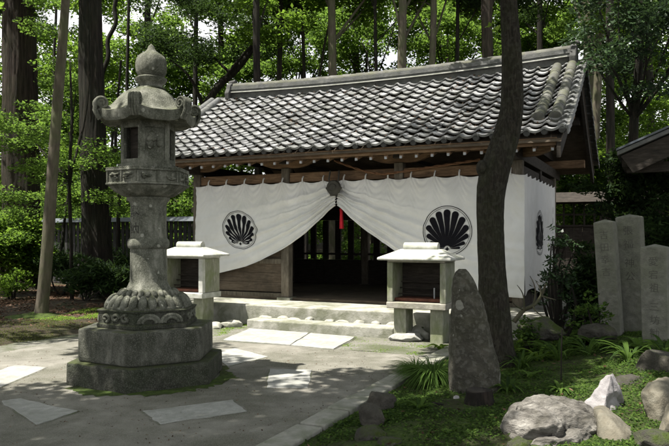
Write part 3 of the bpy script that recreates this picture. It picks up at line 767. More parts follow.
def rock_mesh(name, mat, dims, seed, planes=7, rough=.16, sub=4, shape=None, parent=None, smooth=35):
    bm = bmesh.new(); bmesh.ops.create_icosphere(bm, subdivisions=sub, radius=1)
    rr = random.Random(seed); off = Vector((rr.uniform(0, 90), rr.uniform(0, 90), rr.uniform(0, 90)))
    cuts = []
    for _ in range(planes):
        n = Vector((rr.gauss(0, 1), rr.gauss(0, 1), rr.gauss(0, .8))).normalized(); cuts.append((n, rr.uniform(.62, .9)))
    for v in bm.verts:
        p = v.co.copy()
        for n, d in cuts:
            e = p.dot(n) - d
            if e > 0: p -= n * e * .92
        q = p * 1.6 + off
        p *= 1 + rough * noise.noise(q) + rough * .5 * noise.noise(q * 2.7) + rough * .22 * noise.noise(q * 6)
        if shape: p = shape(p)
        v.co = Vector((p.x * dims[0], p.y * dims[1], p.z * dims[2]))
    me = bpy.data.meshes.new(name); bm.to_mesh(me); bm.free(); me.materials.append(M[mat])
    me.polygons.foreach_set('use_smooth', [True] * len(me.polygons)); me.set_sharp_from_angle(angle=R(smooth))
    o = bpy.data.objects.new(name, me); C.objects.link(o)
    if parent: o.parent = parent
    return o
def rock(name, mat, loc, dims, seed, label, rot=0, group=None, tilt=(0, 0), **k):
    o = rock_mesh(name, mat, dims, seed, **k); o.location = loc; o.rotation_euler = (tilt[0], tilt[1], rot)
    return tag(o, label, 'rock', group)
def hull_rock(mat, pts, seed, label, amp=.03, strata=None, sub=4, sm=2, name='boulder', smooth=40, ps=.25):
    P = [at(x, y, Y) for x, y, Y in pts]; c = sum(P, Vector()) / len(P)
    bm = bmesh.new()
    for p in P: bm.verts.new(p - c)
    r_ = bmesh.ops.convex_hull(bm, input=bm.verts)
    bmesh.ops.delete(bm, geom=list({g for g in r_['geom_interior'] + r_['geom_unused'] if isinstance(g, bmesh.types.BMVert)}), context='VERTS')
    bmesh.ops.triangulate(bm, faces=bm.faces)
    for i in range(sub):
        bmesh.ops.subdivide_edges(bm, edges=bm.edges, cuts=1, use_grid_fill=True); bmesh.ops.triangulate(bm, faces=bm.faces)
        if i < 3: bmesh.ops.smooth_vert(bm, verts=bm.verts, factor=ps, use_axis_x=True, use_axis_y=True, use_axis_z=True)
    for _ in range(sm): bmesh.ops.smooth_vert(bm, verts=bm.verts, factor=.4, use_axis_x=True, use_axis_y=True, use_axis_z=True)
    bm.normal_update(); o3 = Vector((seed * 3.1, seed * 1.7, 0)); nv = []
    for v in bm.verts:
        q = v.co * 5 + o3
        e = noise.noise(q) + .6 * noise.noise(q * 2.2) + .35 * noise.noise(q * 5)
        if strata:
            h = v.co.dot(strata.normalized()) * 15 + 2.2 * noise.noise(q * .7)
            e += 1.1 * (abs((h % 2) - 1) ** .5 - .6) * (.5 + noise.noise(q * .8 + Vector((9, 0, 0))))
            e -= 2.2 * max(0, .13 - abs(noise.noise(q * .55 + Vector((3, 3, 3))))) / .13
        nv.append(v.co + v.normal * e * amp)
    for v, p in zip(bm.verts, nv): v.co = p
    me = bpy.data.meshes.new(name); bm.to_mesh(me); bm.free(); me.materials.append(M[mat])
    me.polygons.foreach_set('use_smooth', [True] * len(me.polygons)); me.set_sharp_from_angle(angle=R(smooth))
    o = bpy.data.objects.new(name, me); C.objects.link(o); o.location = c
    return tag(o, label, 'rock')
rr = random.Random(21)
for k in range(9):
    s = -2.28 + k * .30 + rr.uniform(-.05, .05)
    rock('rubble_stone', 'podium', loc2w(s, -.10 + rr.uniform(-.03, .04), .14), (rr.uniform(.09, .17), .08, rr.uniform(.04, .075)), 50 + k,
         'pale rubble stone wedged between the step and the podium', UANG + rr.uniform(-.2, .2), 'rubble stones behind the step', sub=3, rough=.1)
rock('rubble_stone', 'slab', loc2w(.52, -.62, .06), (.30, .16, .09), 71, 'pale mossy block at the right end of the stone step', UANG + .2, sub=3)
rock('rubble_stone', 'podium', loc2w(.62, -.32, .06), (.20, .14, .13), 72, 'grey stone behind the mossy block by the right candle shelter', UANG - .3, sub=3)
for k, (px, py, sz, lb) in enumerate(((232, 327, .17, 'rounded stone just left of the stone step'), (243, 321, .15, 'flat mossy stone behind the left end of the step'),
                                      (216, 328, .14, 'small stone under the left candle shelter, beside the lantern base'))):
    p = gp(px, py); rock('rubble_stone', 'podium', (p.x, p.y, .03), (sz * 1.3, sz * .8, sz * .55), 90 + k, lb, k, sub=3)

# ------------------------------------------------------------------ candle shelters
def shelter(loc, label, posts, trim):
    t = thing('candle_shelter', label, 'candle shelter', loc, UANG, 'roofed candle shelters beside the path')
    for x in (-.29, .29):
        m = MB(); m.box((x - .1, -.17, -.05), (x + .1, .17, .50)); m.build('leg', M['lamp_frame'], t, bevel=.012)
    m = MB(); m.box((-.465, -.29, .504), (.465, .29, .60)); m.build('tray', M[trim], t, bevel=.012)
    for x in (-.415, .415):
        m = MB(); m.box((x - .045, -.265, .604), (x + .045, -.185, 1.20)); m.build('post', M[posts], t, bevel=.008)
    for x in (-.415, .415):
        m = MB(); m.box((x - .035, -.182, .604), (x + .035, .26, 1.20)); m.build('side_panel', M['lamp_frame'], t, bevel=.006)
    m = MB(); m.box((-.378, .20, .604), (.378, .24, 1.20)); m.build('back_panel', M['wood_dark'], t)
    m = MB(); m.box((-.376, -.16, .612), (.376, .19, .655)); m.build('candle_tray', M['rust'], t)
    for k in range(3):
        m = MB(); m.box((-.37, .0 + .06 * k, .70 + .09 * k), (.37, .02 + .06 * k, .715 + .09 * k)); m.build('candle_rack', M['wood_dark'], t)
    m = MB(); m.box((-.45, -.28, 1.204), (.45, .28, 1.232)); m.build('ceiling_board', M[trim], t)
    m = MB()
    w0, d0, w1, d1 = .575, .40, .31, .05
    z0, z1, z2 = 1.235, 1.272, 1.40
    m.add([(-w0, -d0, z0), (w0, -d0, z0), (w0, d0, z0), (-w0, d0, z0), (-w0, -d0, z1), (w0, -d0, z1), (w0, d0, z1), (-w0, d0, z1), (-w1, -d1, z2), (w1, -d1, z2), (w1, d1, z2), (-w1, d1, z2)],
          [(3, 2, 1, 0), (0, 1, 5, 4), (1, 2, 6, 5), (2, 3, 7, 6), (3, 0, 4, 7), (4, 5, 9, 8), (5, 6, 10, 9), (6, 7, 11, 10), (7, 4, 8, 11), (8, 9, 10, 11)])
    rf = m.build('roof', M['roofstone'], t, bevel=.014)
    m = MB(); m.tube([(-.27, 0, 1.43), (.27, 0, 1.43)], .07, 16); m.box((-.26, -.05, 1.37), (.26, .05, 1.43)); m.build('ridge_roll', M['roofstone'], rf, smooth=40)
    return t
p = gp(418, 341); s0 = loc2w(0, 0)
rb = Vector((1.33, 10.42, 0)); shelter(rb, 'roofed candle shelter on two legs beside the tall lichen spotted stone', 'lamp_frame', 'concrete')
lb = Vector((-2.60, 12.3, 0)); shelter(lb, 'roofed candle shelter right behind the stone lantern', 'roofstone', 'roofstone')
wp = thing('candle', 'thin pale candle with a red mark in the right candle shelter', 'candle', rb + U * .22 + V * -.05 + Vector((0, 0, .655)))
m = MB(); m.tube([(0, 0, 0), (0, 0, .16)], .011, 8); m.build('wax', M['end_white'], wp)
m = MB(); m.tube([(0, 0, .162), (0, 0, .18)], .003, 5); m.build('wick', M['ink'], wp)

# ------------------------------------------------------------------ the stone lantern
LX = Vector((-2.11, 7.73, 0))
lan = thing('stone_lantern', 'tall mossy stone lantern with scrolled roof on a stepped hexagonal base', 'stone lantern', LX)
H0 = R(-90)
def hexa(prof, name, mat, bevel=.012, par=lan):
    m = MB(); m.lathe(prof, 6, H0); return m.build(name, M[mat], par, bevel=bevel)
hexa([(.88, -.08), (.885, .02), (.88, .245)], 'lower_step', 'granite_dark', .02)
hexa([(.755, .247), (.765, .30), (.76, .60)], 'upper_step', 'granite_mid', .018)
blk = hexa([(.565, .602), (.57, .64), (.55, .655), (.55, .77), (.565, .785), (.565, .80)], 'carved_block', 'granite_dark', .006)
def face_frame(k, r):
    a0, a1 = H0 + k * math.pi / 3, H0 + (k + 1) * math.pi / 3
    p0, p1 = Vector((r * math.cos(a0), r * math.sin(a0), 0)), Vector((r * math.cos(a1), r * math.sin(a1), 0))
    ex = (p1 - p0).normalized(); n = Vector((ex.y, -ex.x, 0)); c = (p0 + p1) / 2
    return c, ex, n, (p1 - p0).length
for k in range(6):
    c, ex, n, L = face_frame(k, .55)
    m = MB()
    if k % 2 == 0:
        for q in (-.12, .12):
            for r_ in (.11, .075):
                m.tube([c + ex * (q + r_ * math.cos(a)) + n * .004 + Vector((0, 0, .668 + r_ * .75 * math.sin(a))) for a in np.linspace(0, math.pi, 12)], .022, 8)
    else:
        for q in (-.15, 0, .15):
            m.tube([c + ex * (q + (.065 - .004 * i) * math.cos(.55 * i + q * 9)) + n * .004 + Vector((0, 0, .712 + (.045 - .003 * i) * math.sin(.55 * i + q * 9))) for i in range(13)], .019, 8)
    m.build('cloud_relief', M['granite'], blk, smooth=60)
# inverted lotus
m = MB(); m.lathe([(.47, .80), (.475, .822), (.435, .835), (.405, .87), (.31, .95), (.25, 1.0), (.235, 1.03)], 40); lot = m.build('lotus_base', M['granite'], lan, smooth=50)
for tier, (npt, r_, z_, sz, tl) in enumerate(((26, .418, .872, (.0475, .098, .040), 55), (26, .30, .968, (.031, .052, .03), 42))):
    m = MB()
    for k in range(npt):
        a = 2 * math.pi * (k + .5 * tier) / npt
        rot = Matrix.Rotation(a - math.pi / 2, 3, 'Z') @ Matrix.Rotation(R(-tl), 3, 'X')
        m.blob((r_ * math.cos(a), r_ * math.sin(a), z_), sz, rot, 12, 8)
    m.build('petal_tier', M['granite'], lot, smooth=180)
m = MB()
m.lathe([(.235, 1.02), (.22, 1.06), (.205, 1.09), (.202, 1.2), (.202, 1.455), (.225, 1.47), (.232, 1.50), (.232, 1.53), (.222, 1.56), (.203, 1.575), (.198, 1.7), (.198, 1.95), (.21, 1.985), (.235, 2.01), (.24, 2.035)], 48)
sh = m.build('shaft', M['granite'], lan, smooth=45)
m = MB()
for k, ch in enumerate('奉納'):
    vs2, fs2 = text_mb(ch, .17, 0)
    for_a = R(-127)
    zc = 1.80 - k * .19
    vv2 = [(Vector(((.2005) * math.cos(for_a + v.x / .2), .2005 * math.sin(for_a + v.x / .2), zc + v.y))) for v in vs2]
    m.add(vv2, fs2)
m.build('lettering', M['ink'], sh, fix=False)
# flared lotus and platform
m = MB(); m.lathe([(.235, 2.036), (.27, 2.05), (.35, 2.10), (.42, 2.155)], 120, rad=lambda a, k: 1 + (.07 * abs(math.sin(a * 10)) * (k > 0) * (1 if k < 3 else .5))); m.build('flared_lotus', M['granite'], lan, smooth=60)
plat = hexa([(.45, 2.157), (.475, 2.165), (.475, 2.185), (.455, 2.19), (.455, 2.31), (.475, 2.315), (.475, 2.335), (.46, 2.345)], 'middle_platform', 'granite', .004)
for k in range(6):
    c, ex, n, L = face_frame(k, .455)
    m = MB()
    for q in (-.218, -.004, .21):
        m.tube([c + ex * q + n * .004 + Vector((0, 0, z)) for z in (2.19, 2.31)], .012, 6)
    for q in (-.11, .105):
        rs = random.Random(k * 7 + int(q * 100))
        for i in range(6):
            p_ = c + ex * (q + rs.uniform(-.06, .06)) + Vector((0, 0, 2.25 + rs.uniform(-.03, .03)))
            m.blob(p_, (rs.uniform(.02, .04), rs.uniform(.03, .045), rs.uniform(.012, .022)), Matrix.Rotation(rs.uniform(-.6, .6), 3, 'Y'), 8, 5)
    m.build('relief_pattern', M['granite'], plat, smooth=60)
m = MB()
for k in range(6):
    c, ex, n, L = face_frame(k, .462)
    for i in range(16):
        m.blob(c + ex * (L * ((i + .5) / 16 - .5)) + Vector((0, 0, 2.345)), (.0135, .0135, .012), None, 6, 4)
m.build('bead_row', M['granite'], plat, smooth=180)
# fire box: corner posts, rails and alternating windows / carved panels
fb = hexa([(.335, 2.347), (.335, 2.40), (.31, 2.405)], 'fire_box', 'granite', .006)
m = MB()
for k in range(6):
    c, ex, n, L = face_frame(k, .31)
    Mx = Matrix((( ex.x, n.x, 0, c.x), (ex.y, n.y, 0, c.y), (0, 0, 1, 0), (0, 0, 0, 1)))
    h = L / 2
    m.box((-h, -.05, 2.40), (-h + .045, 0, 2.88), Mx); m.box((h - .045, -.05, 2.40), (h, 0, 2.88), Mx)
    m.box((-h + .045, -.05, 2.40), (h - .045, -.003, 2.455), Mx); m.box((-h + .045, -.05, 2.80), (h - .045, -.003, 2.88), Mx)
m.build('frame', M['granite'], fb, bevel=.005)
for k in range(6):
    c, ex, n, L = face_frame(k, .31); h = L / 2
    Mx = Matrix((( ex.x, n.x, 0, c.x), (ex.y, n.y, 0, c.y), (0, 0, 1, 0), (0, 0, 0, 1)))
    if k % 2 == 0:
        m = MB(); m.box((-h + .045, -.05, 2.455), (h - .045, -.022, 2.80), Mx)
        rs = random.Random(k)
        for i in range(9):
            m.blob(c + ex * rs.uniform(-.06, .06) - n * .018 + Vector((0, 0, 2.62 + rs.uniform(-.11, .11))), (rs.uniform(.025, .045), rs.uniform(.025, .04), rs.uniform(.02, .05)), None, 8, 6)
        m.build('relief_pattern', M['granite'], fb, smooth=50)
hexa([(.20, 2.41), (.20, 2.86)], 'dark_filler', 'wood_dark', 0, fb)  # added dark core standing in for the shade inside the fire box
# roof with scrolled corners
RK = .565
def rhex(th):
    a = (th - H0) % (math.pi / 3) - math.pi / 6
    return RK * math.cos(math.pi / 6) / math.cos(a)
def cornery(th):
    a = abs((th - H0) % (math.pi / 3) - math.pi / 6) / (math.pi / 6); return a
KP = [(.0, 3.275), (.26, 3.268), (.38, 3.25), (.50, 3.205), (.60, 3.14), (.69, 3.065), (.76, 3.01), (.84, 2.98), (.92, 2.968), (1.0, 2.965)]
NT = 96
def kasa_pt(th, f, under=False):
    cv = cornery(th); r0 = rhex(th); rr_ = r0 * f * (1 - f) ** 0 
    rr_ = f * (r0 * f + RK * .93 * (1 - f)) 
    z = interp(KP, f) + .085 * cv ** 4 * max(0, f - .45) ** 1.5 / .41
    return rr_, z
m = MB(); vs2 = []; NF = 20
for j in range(NF + 1):
    f = .24 + .76 * j / NF
    for i in range(NT):
        th = 2 * math.pi * i / NT; r_, z = kasa_pt(th, f); vs2.append((r_ * math.cos(th), r_ * math.sin(th), z))
for (fr, dz) in ((1.0, -.085), (.965, -.115), (.8, -.1), (.55, -.06)):
    for i in range(NT):
        th = 2 * math.pi * i / NT; r_, z = kasa_pt(th, 1.0)
        r2 = r_ * fr; z2 = z + dz if fr > .9 else (2.875 + (z + dz - 2.875) * ((fr - .55) / .42))
        vs2.append((r2 * math.cos(th), r2 * math.sin(th), z2))
rows = NF + 5
fs2 = [(j * NT + i, j * NT + (i + 1) % NT, (j + 1) * NT + (i + 1) % NT, (j + 1) * NT + i) for j in range(rows - 1) for i in range(NT)]
fs2.append(tuple(range(NT))); fs2.append(tuple(range((rows - 1) * NT, rows * NT)))
m.add(vs2, fs2); kasa = m.build('roof', M['granite'], lan, smooth=50)
for k in range(6):
    th = H0 + k * math.pi / 3; d = Vector((math.cos(th), math.sin(th), 0)); tn = Vector((-d.y, d.x, 0))
    m = MB()
    cc = d * (RK - .045) + Vector((0, 0, 3.055)); rad = .07
    # a fluted band that climbs the corner and curls inwards into a scroll
    r0_, _ = kasa_pt(th, 1.0)
    path = [d * (r0_ - .035) + Vector((0, 0, 2.885)), d * (r0_ - .002) + Vector((0, 0, 2.93)), d * (r0_ + .022) + Vector((0, 0, 2.985))]
    for a in np.linspace(R(-28), R(600), 44):
        u_ = (a - R(-28)) / R(628); ra = rad * (1 - .76 * u_)
        path.append(cc + d * (ra * math.cos(a)) + Vector((0, 0, ra * math.sin(a))))
    for q in (-.044, -.015, .015, .044):
        m.tube([p_ + tn * q for p_ in path], .0165, 8)
    m.tube([cc - tn * .046, cc + tn * .046], rad * .80, 16)
    m.tube([cc - d * .0 - Vector((0, 0, .05)), cc - d * .03 - Vector((0, 0, .12))], [.05, .06], 10)
    m.build('scroll', M['granite'], kasa, smooth=40)
# crowning jewel
m = MB()
m.lathe([(.165, 3.262), (.15, 3.275), (.125, 3.29), (.12, 3.31), (.15, 3.335), (.168, 3.36), (.172, 3.385), (.15, 3.40)], 48, rad=lambda a, k: 1 + (.03 * abs(math.sin(a * 7)) if 2 < k < 7 else 0))
fin = m.build('finial', M['granite'], lan, smooth=60); fin.location = (.03, 0, 0)
m = MB()
m.lathe([(.12, 3.395), (.15, 3.42), (.166, 3.46), (.172, 3.51), (.171, 3.56), (.163, 3.60), (.145, 3.635), (.115, 3.66), (.08, 3.68), (.056, 3.70), (.042, 3.725), (.03, 3.755), (.0, 3.785)], 40, rad=lambda a, k: 1 + (.018 * math.sin(4 * a + 1) if 1 < k < 8 else 0))
m.build('jewel', M['granite'], fin, smooth=60)
# a thin rim of moss at the foot
# ------------------------------------------------------------------ garden stones
ss = thing('standing_stone', 'tall rough standing stone with pale lichen spots before the leaning tree', 'standing stone', (0, 0, 0))
prof = [(398, 448, 502), (390, 449, 501), (370, 449.5, 498), (350, 450, 494), (330, 450.5, 489), (310, 451, 484), (298, 451.5, 481), (286, 453, 477), (278, 454, 473), (272, 456, 469), (269, 459, 466)]
YS = 6.85; m = MB(); n = 40; pr2 = []
for i in range(len(prof) - 1):
    for k in range(6): pr2.append([prof[i][j] + (prof[i + 1][j] - prof[i][j]) * k / 6 for j in range(3)])
pr2.append(list(prof[-1])); vs2 = []
c0 = at(474, 395, YS)
for (py, x0, x1) in pr2:
    p0, p1 = at(x0, py, YS), at(x1, py, YS); c = (p0 + p1) / 2; hw = (p1.x - p0.x) / 2
    for k in range(n):
        a = 2 * math.pi * k / n
        ca, sa = math.cos(a), math.sin(a)
        x = math.copysign(abs(ca) ** .7, ca) * hw; y = math.copysign(abs(sa) ** .7, sa) * min(hw * .8, .19)
        q = Vector((x, y, c.z)) * 3
        e = 1 + .10 * noise.noise(q * 1.2 + Vector((5, 0, 0))) + .07 * noise.noise(q * 3) + .03 * noise.noise(q * 7)
        vs2.append((c.x + x * e - c0.x, y * e, c.z - .0))
L_ = len(pr2)
m.add(vs2, [(i * n + k, i * n + (k + 1) % n, (i + 1) * n + (k + 1) % n, (i + 1) * n + k) for i in range(L_ - 1) for k in range(n)] + [tuple(range((L_ - 1) * n, L_ * n)), tuple(range(n))[::-1]])
ss.location = (c0.x, YS, 0)
m.build('stone_body', M['lichen_stone'], ss, smooth=60)

def stele(base, w, dep, h, rot, tilt, text, tsz, label, ty=0):
    t = thing('stone_stele', label, 'stone marker', base, rot, None); t.rotation_euler = (tilt[0], tilt[1], rot)
    m = MB(); 
    m.add([(-w, -dep, -.3), (w, -dep, -.3), (w, dep, -.3), (-w, dep, -.3), (-w, -dep, h - .042), (w, -dep, h - .042), (w, dep, h - .042), (-w, dep, h - .042), (0, 0, h)],
          [(3, 2, 1, 0), (0, 1, 5, 4), (1, 2, 6, 5), (2, 3, 7, 6), (3, 0, 4, 7), (4, 5, 8), (5, 6, 8), (6, 7, 8), (7, 4, 8)])
    m.build('pillar', M['stele'], t, bevel=.012)
    m = MB(); z = h - .12 - tsz
    for ch in text:
        if ch == ' ': z -= tsz * .5; continue
        ja = R(random.uniform(-4, 4)); cr, sr = math.cos(ja), math.sin(ja)
        vs2, fs2 = text_mb(ch, tsz * .84, 0)
        m.add([(v.x * cr - v.y * sr, -dep - .003, z + v.y * cr + v.x * sr) for v in vs2], fs2); z -= tsz * 1.15
    m.build('lettering', M['carved'], t, fix=False)
    return t
def gl(px, py, Y): p = at(px, py, Y); return Vector((p.x, Y, G(p.x, Y)))
b1, b2, b3 = gl(612.5, 330, 9.6), gl(635, 330, 9.75), gl(657, 340, 8.7)
stele(b1, .135, .11, at(0, 219, 9.6).z - b1.z, R(-36), (0, R(-3.6)), '吉田幸吉', .15, 'grey stone stele leaning left, leftmost of the three by the bushes')
stele(b2, .165, .13, at(0, 214, 9.75).z - b2.z, R(-36), (0, R(-2.6)), '張福 神公', .165, 'tallest of the three grey stone steles, in the middle')
stele(b3, .155, .12, at(0, 244, 8.7).z - b3.z, R(-36), (0, R(-1.2)), '愛宕祖 三坊勧', .145, 'shorter carved stone stele, rightmost of the three')

def rk(px, py, Y, **k): p = at(px, py, Y); return (p.x, Y, p.z)
hull_rock('rock_grey', [(498, 470, 5.15), (500, 424, 5.3), (508, 404, 5.5), (530, 391, 5.65), (562, 396, 5.75), (588, 399, 5.7), (598, 412, 5.5), (600, 430, 5.25), (597, 470, 5.1), (548, 414, 5.12), (560, 440, 5.0), (498, 440, 5.8), (606, 430, 5.9), (520, 470, 5.0)], 3,
          'big grey craggy boulder with moss at its foot, lying in front', .034, Vector((.45, .1, 1)), sub=6, sm=1)
hull_rock('rock_tan', [(590, 401, 5.75), (604, 402, 5.72), (634, 426, 5.6), (652, 448, 5.4), (600, 480, 5.0), (597, 414, 5.3), (655, 480, 5.0), (628, 438, 5.12), (612, 416, 5.3), (640, 446, 6.0)], 5, 'smooth tan stone slab leaning against the right of the big grey boulder', .016)
hull_rock('rock_white', [(608, 373, 6.08), (613, 371, 6.14), (611, 374, 5.98), (600, 384, 6.02), (582, 405, 6.0), (586, 420, 5.95), (604, 408, 5.88), (618, 388, 6.05), (627, 406, 6.05), (627, 425, 6.0), (612, 428, 5.88), (600, 420, 6.22), (622, 414, 6.2)], 6, 'white pointed rock standing upright between the boulders', .014, Vector((.5, .2, .3)), sm=0, ps=.08)
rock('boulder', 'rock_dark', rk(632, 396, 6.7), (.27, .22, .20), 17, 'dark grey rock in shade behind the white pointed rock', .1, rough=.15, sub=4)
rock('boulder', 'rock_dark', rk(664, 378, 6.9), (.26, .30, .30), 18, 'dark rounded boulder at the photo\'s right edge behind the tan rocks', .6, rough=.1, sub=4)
hull_rock('rock_tan', [(640, 392, 5.7), (646, 380, 5.75), (658, 374, 5.8), (674, 376, 5.8), (690, 390, 5.8), (642, 408, 5.65), (651, 432, 5.55), (654, 450, 5.5), (690, 450, 5.5), (662, 392, 5.5), (685, 400, 6.2), (650, 420, 6.1)], 9, 'tall rounded tan rock with a shaded undercut front, at the right edge', .022)
hull_rock('rock_tan', [(655, 440, 5.3), (662, 415, 5.3), (672, 396, 5.35), (690, 392, 5.4), (695, 450, 5.3), (652, 450, 5.2), (668, 420, 5.12), (690, 430, 5.1)], 10, 'tan slab rock leaning in at the lower right corner', .014)
hull_rock('rock_mossy', [(503, 470, 5.0), (505, 440, 5.02), (518, 434, 5.05), (532, 440, 5.0), (536, 470, 4.95), (520, 446, 4.9), (520, 450, 5.2)], 14, 'bright moss cushion on stone at the big boulder\'s foot', .012)
rock('boulder', 'rock_tan', rk(632, 440, 5.6), (.24, .3, .10), 33, 'flat pale stone lying between the tan rocks', .3, rough=.1, sub=3)
rock('boulder', 'rock_mossy', rk(655, 440, 5.0), (.16, .16, .07), 34, 'low mossy stone in the lower right corner', .3, rough=.1, sub=3)
rock('edging_rock', 'rock_mossy', rk(371, 441, 5.3), (.13, .12, .12), 41, 'yellow-green mossy rock beside the kerb at the photo\'s lower edge', .4, sub=4)
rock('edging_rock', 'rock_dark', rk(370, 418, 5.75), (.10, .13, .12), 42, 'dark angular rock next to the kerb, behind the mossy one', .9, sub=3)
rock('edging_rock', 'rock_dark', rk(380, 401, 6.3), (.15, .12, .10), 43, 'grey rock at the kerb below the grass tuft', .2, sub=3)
rock('edging_rock', 'rock_mossy', rk(388, 443, 5.15), (.10, .11, .06), 44, 'flat grey stone right of the mossy rock by the kerb', .2, sub=3)
rock('pebble', 'rock_white', rk(456, 398, 6.45), (.035, .03, .035), 45, 'small white stone at the foot of the standing stone', .2, sub=2)
rock('edging_rock', 'rock_mossy', rk(543, 330, 9.2), (.34, .3, .17), 46, 'mossy mound-shaped rock among plants right of the leaning tree', .2, sub=4)
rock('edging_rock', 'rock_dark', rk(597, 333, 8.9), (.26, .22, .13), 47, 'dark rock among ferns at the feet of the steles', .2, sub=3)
st = thing('tree_stump', 'low dark cut stump before the standing stone', 'stump', (0, 0, 0))
p = at(478, 412, 6.25); st.location = (p.x, 6.25, .02)
m = MB(); m.tube([(0, 0, -.1), (0, 0, .02), (0.005, 0, .10), (0, 0, .165)], [.17, .15, .125, .118], 18, rfun=lambda a, q: 1 + .08 * math.sin(3 * a + 1) + .05 * math.sin(7 * a)); m.build('wood_body', M['bark_dark'], st, smooth=35)
m = MB(); m.tube([(0, 0, .160), (0, 0, .169)], .108, 18, rfun=lambda a, q: 1 + .08 * math.sin(3 * a + 1)); m.build('cut_face', M['wood_dark'], st, smooth=35)
for i, (x0, y0, x1, y1, Y) in enumerate(((388, 432, 412, 431, 5.5), (432, 405, 462, 414, 6.2))):
    m = MB(); a, b = at(x0, y0, Y), at(x1, y1, Y + .1)
    m.tube([a.lerp(b, t) + Vector((0, 0, .012 * math.sin(t * 5))) for t in np.linspace(0, 1, 7)], .014 + .012 * i, 7)
    tag(m.build('fallen_stick', M['bark_dark'], smooth=60), ('dark straight stick lying beside the edging rocks', 'crooked mossy stick lying toward the stump')[i], 'stick')

# ------------------------------------------------------------------ fences and the side hut
def picket_fence(a, b, z0, z1, label, mat, cap, step=.16, wdt=.11, gap_rail=True, rails=(.3, .8)):
    d = (b - a); L = d.length; ang = math.atan2(d.y, d.x)
    t = thing('wooden_fence', label, 'fence', a, ang)
    m = MB(); n = int(L / step)
    for k in range(n): m.box((k * step, -.012, z0), (k * step + wdt, .012, z1 - .1))
    m.build('slat_panel', M[mat], t)
    for q in rails:
        m = MB(); m.box((0, .014, z0 + (z1 - z0) * q - .04), (L, .06, z0 + (z1 - z0) * q + .04)); m.build('rail', M[mat], t)
    n = max(2, int(L / 1.9))
    for k in range(n + 1):
        x = L * k / n
        m = MB(); m.box((x - .06, -.06, z0 - .3), (x + .06, -.014, z1 - .05)); m.build('post', M[mat], t)
    m = MB(); m.add([(-.1, -.2, z1 - .1), (L + .1, -.2, z1 - .1), (L + .1, .2, z1 - .1), (-.1, .2, z1 - .1), (-.1, 0, z1 + .03), (L + .1, 0, z1 + .03)], [(0, 1, 5, 4), (2, 3, 4, 5), (0, 4, 3), (1, 2, 5), (3, 2, 1, 0)])
    m.build('cap', M[cap], t)
    return t
fa, fbp = at(46, 236, 21.5), at(208, 236, 19.0)
picket_fence(Vector((fa.x, fa.y, 0)), Vector((fbp.x, fbp.y, 0)), .15, 2.12, 'dark slatted fence with a pale metal cap behind the lantern', 'fence', 'fence_cap')
ga, gb = at(549, 236, 18.6), at(720, 236, 17.0)
gal = thing('wooden_gallery', 'dark timber fence with a lattice window seen behind the stone steles', 'fence', (ga.x, ga.y, 0), math.atan2(gb.y - ga.y, gb.x - ga.x))
L = (gb - ga).length
planks('board_panel', 0, L, .2, 1.85, 0, gal, 'wood_dark', False)
m = MB(); x = .1
while x < L: m.box((x, -.02, 1.85), (x + .045, .02, 2.5)); x += .26
for z in (1.85, 2.15, 2.46): m.box((0, -.035, z), (L, -.022, z + .05))
m.build('lattice', M['wood_dark'], gal)
m = MB(); m.add([(-.2, -.45, 2.50), (L, -.45, 2.50), (L, .45, 2.50), (-.2, .45, 2.50), (-.2, 0, 2.78), (L, 0, 2.78)], [(0, 1, 5, 4), (2, 3, 4, 5), (0, 4, 3), (1, 2, 5), (3, 2, 1, 0)])
m.build('roof', M['wood_dark'], gal)  # dark wood colour stands in for tree shade on this roof
for k in range(4):
    m = MB(); x = L * k / 3; m.box((x - .07, -.11, 0), (x + .07, -.04, 2.5)); m.build('post', M['wood_dark'], gal)
# hut at the right: only a corner of its gable roof shows
h0 = at(617, 151, 10.2)
hut = thing('side_hut', 'low dark wooden hut, its sloping roof corner cutting in at the right edge', 'hut', (h0.x, h0.y, 0), UANG)
hz = h0.z
m = MB(); sl = .42; Wd = 3.0
prf = [(0, hz), (Wd, hz + sl * Wd), (2 * Wd, hz), (2 * Wd, hz - .07), (Wd, hz + sl * Wd - .07), (0, hz - .07)]
m.extrude_y(prf, 0, 3.6); hr = m.build('roof', M['tile_trim'], hut, bevel=.01)
m = MB(); m.extrude_y([(-.01, hz + .004), (Wd, hz + sl * Wd + .012), (Wd, hz + sl * Wd + .045), (-.01, hz + .035)], -.03, 3.62); m.build('roof_edge', M['fence_cap'], hr)
m = MB(); m.extrude_y([(.05, hz - .073), (Wd, hz + sl * Wd - .073), (2 * Wd - .05, hz - .073), (2 * Wd - .05, hz - .33), (Wd, hz + sl * Wd - .31), (.22, hz - .33)], .06, .11); m.build('barge_board', M['wood_dark'], hut)
m = MB(); m.extrude_y([(.06, hz - .075), (Wd, hz + sl * Wd - .075), (Wd, hz + sl * Wd - .10), (.06, hz - .10)], .112, 3.5); m.build('roof_deck', M['wood_dark'], hut)
for x, y in ((.95, .5), (.95, 3.0), (2 * Wd - .95, .5), (2 * Wd - .95, 3.0)):
    m = MB(); m.box((x - .07, y - .07, 0), (x + .07, y + .07, hz + .1)); m.build('post', M['wood_dark'], hut)
m = MB(); m.box((.12, .35, hz - .30), (2 * Wd - .12, .5, hz - .15)); m.build('tie_beam', M['wood_dark'], hut)
m = MB(); m.box((.06, .2, hz - .22), (.2, 3.3, hz - .11)); m.build('eave_purlin', M['wood_dark'], hut)

# ------------------------------------------------------------------ trees
def inpoly(x, y, poly):
    c = False; j = len(poly) - 1
    for i in range(len(poly)):
        xi, yi = poly[i]; xj, yj = poly[j]
        if (yi > y) != (yj > y) and x < (xj - xi) * (y - yi) / (yj - yi) + xi: c = not c
        j = i
    return c
def gpoly(pts): return [tuple(gp(x, y)[:2]) for x, y in pts]
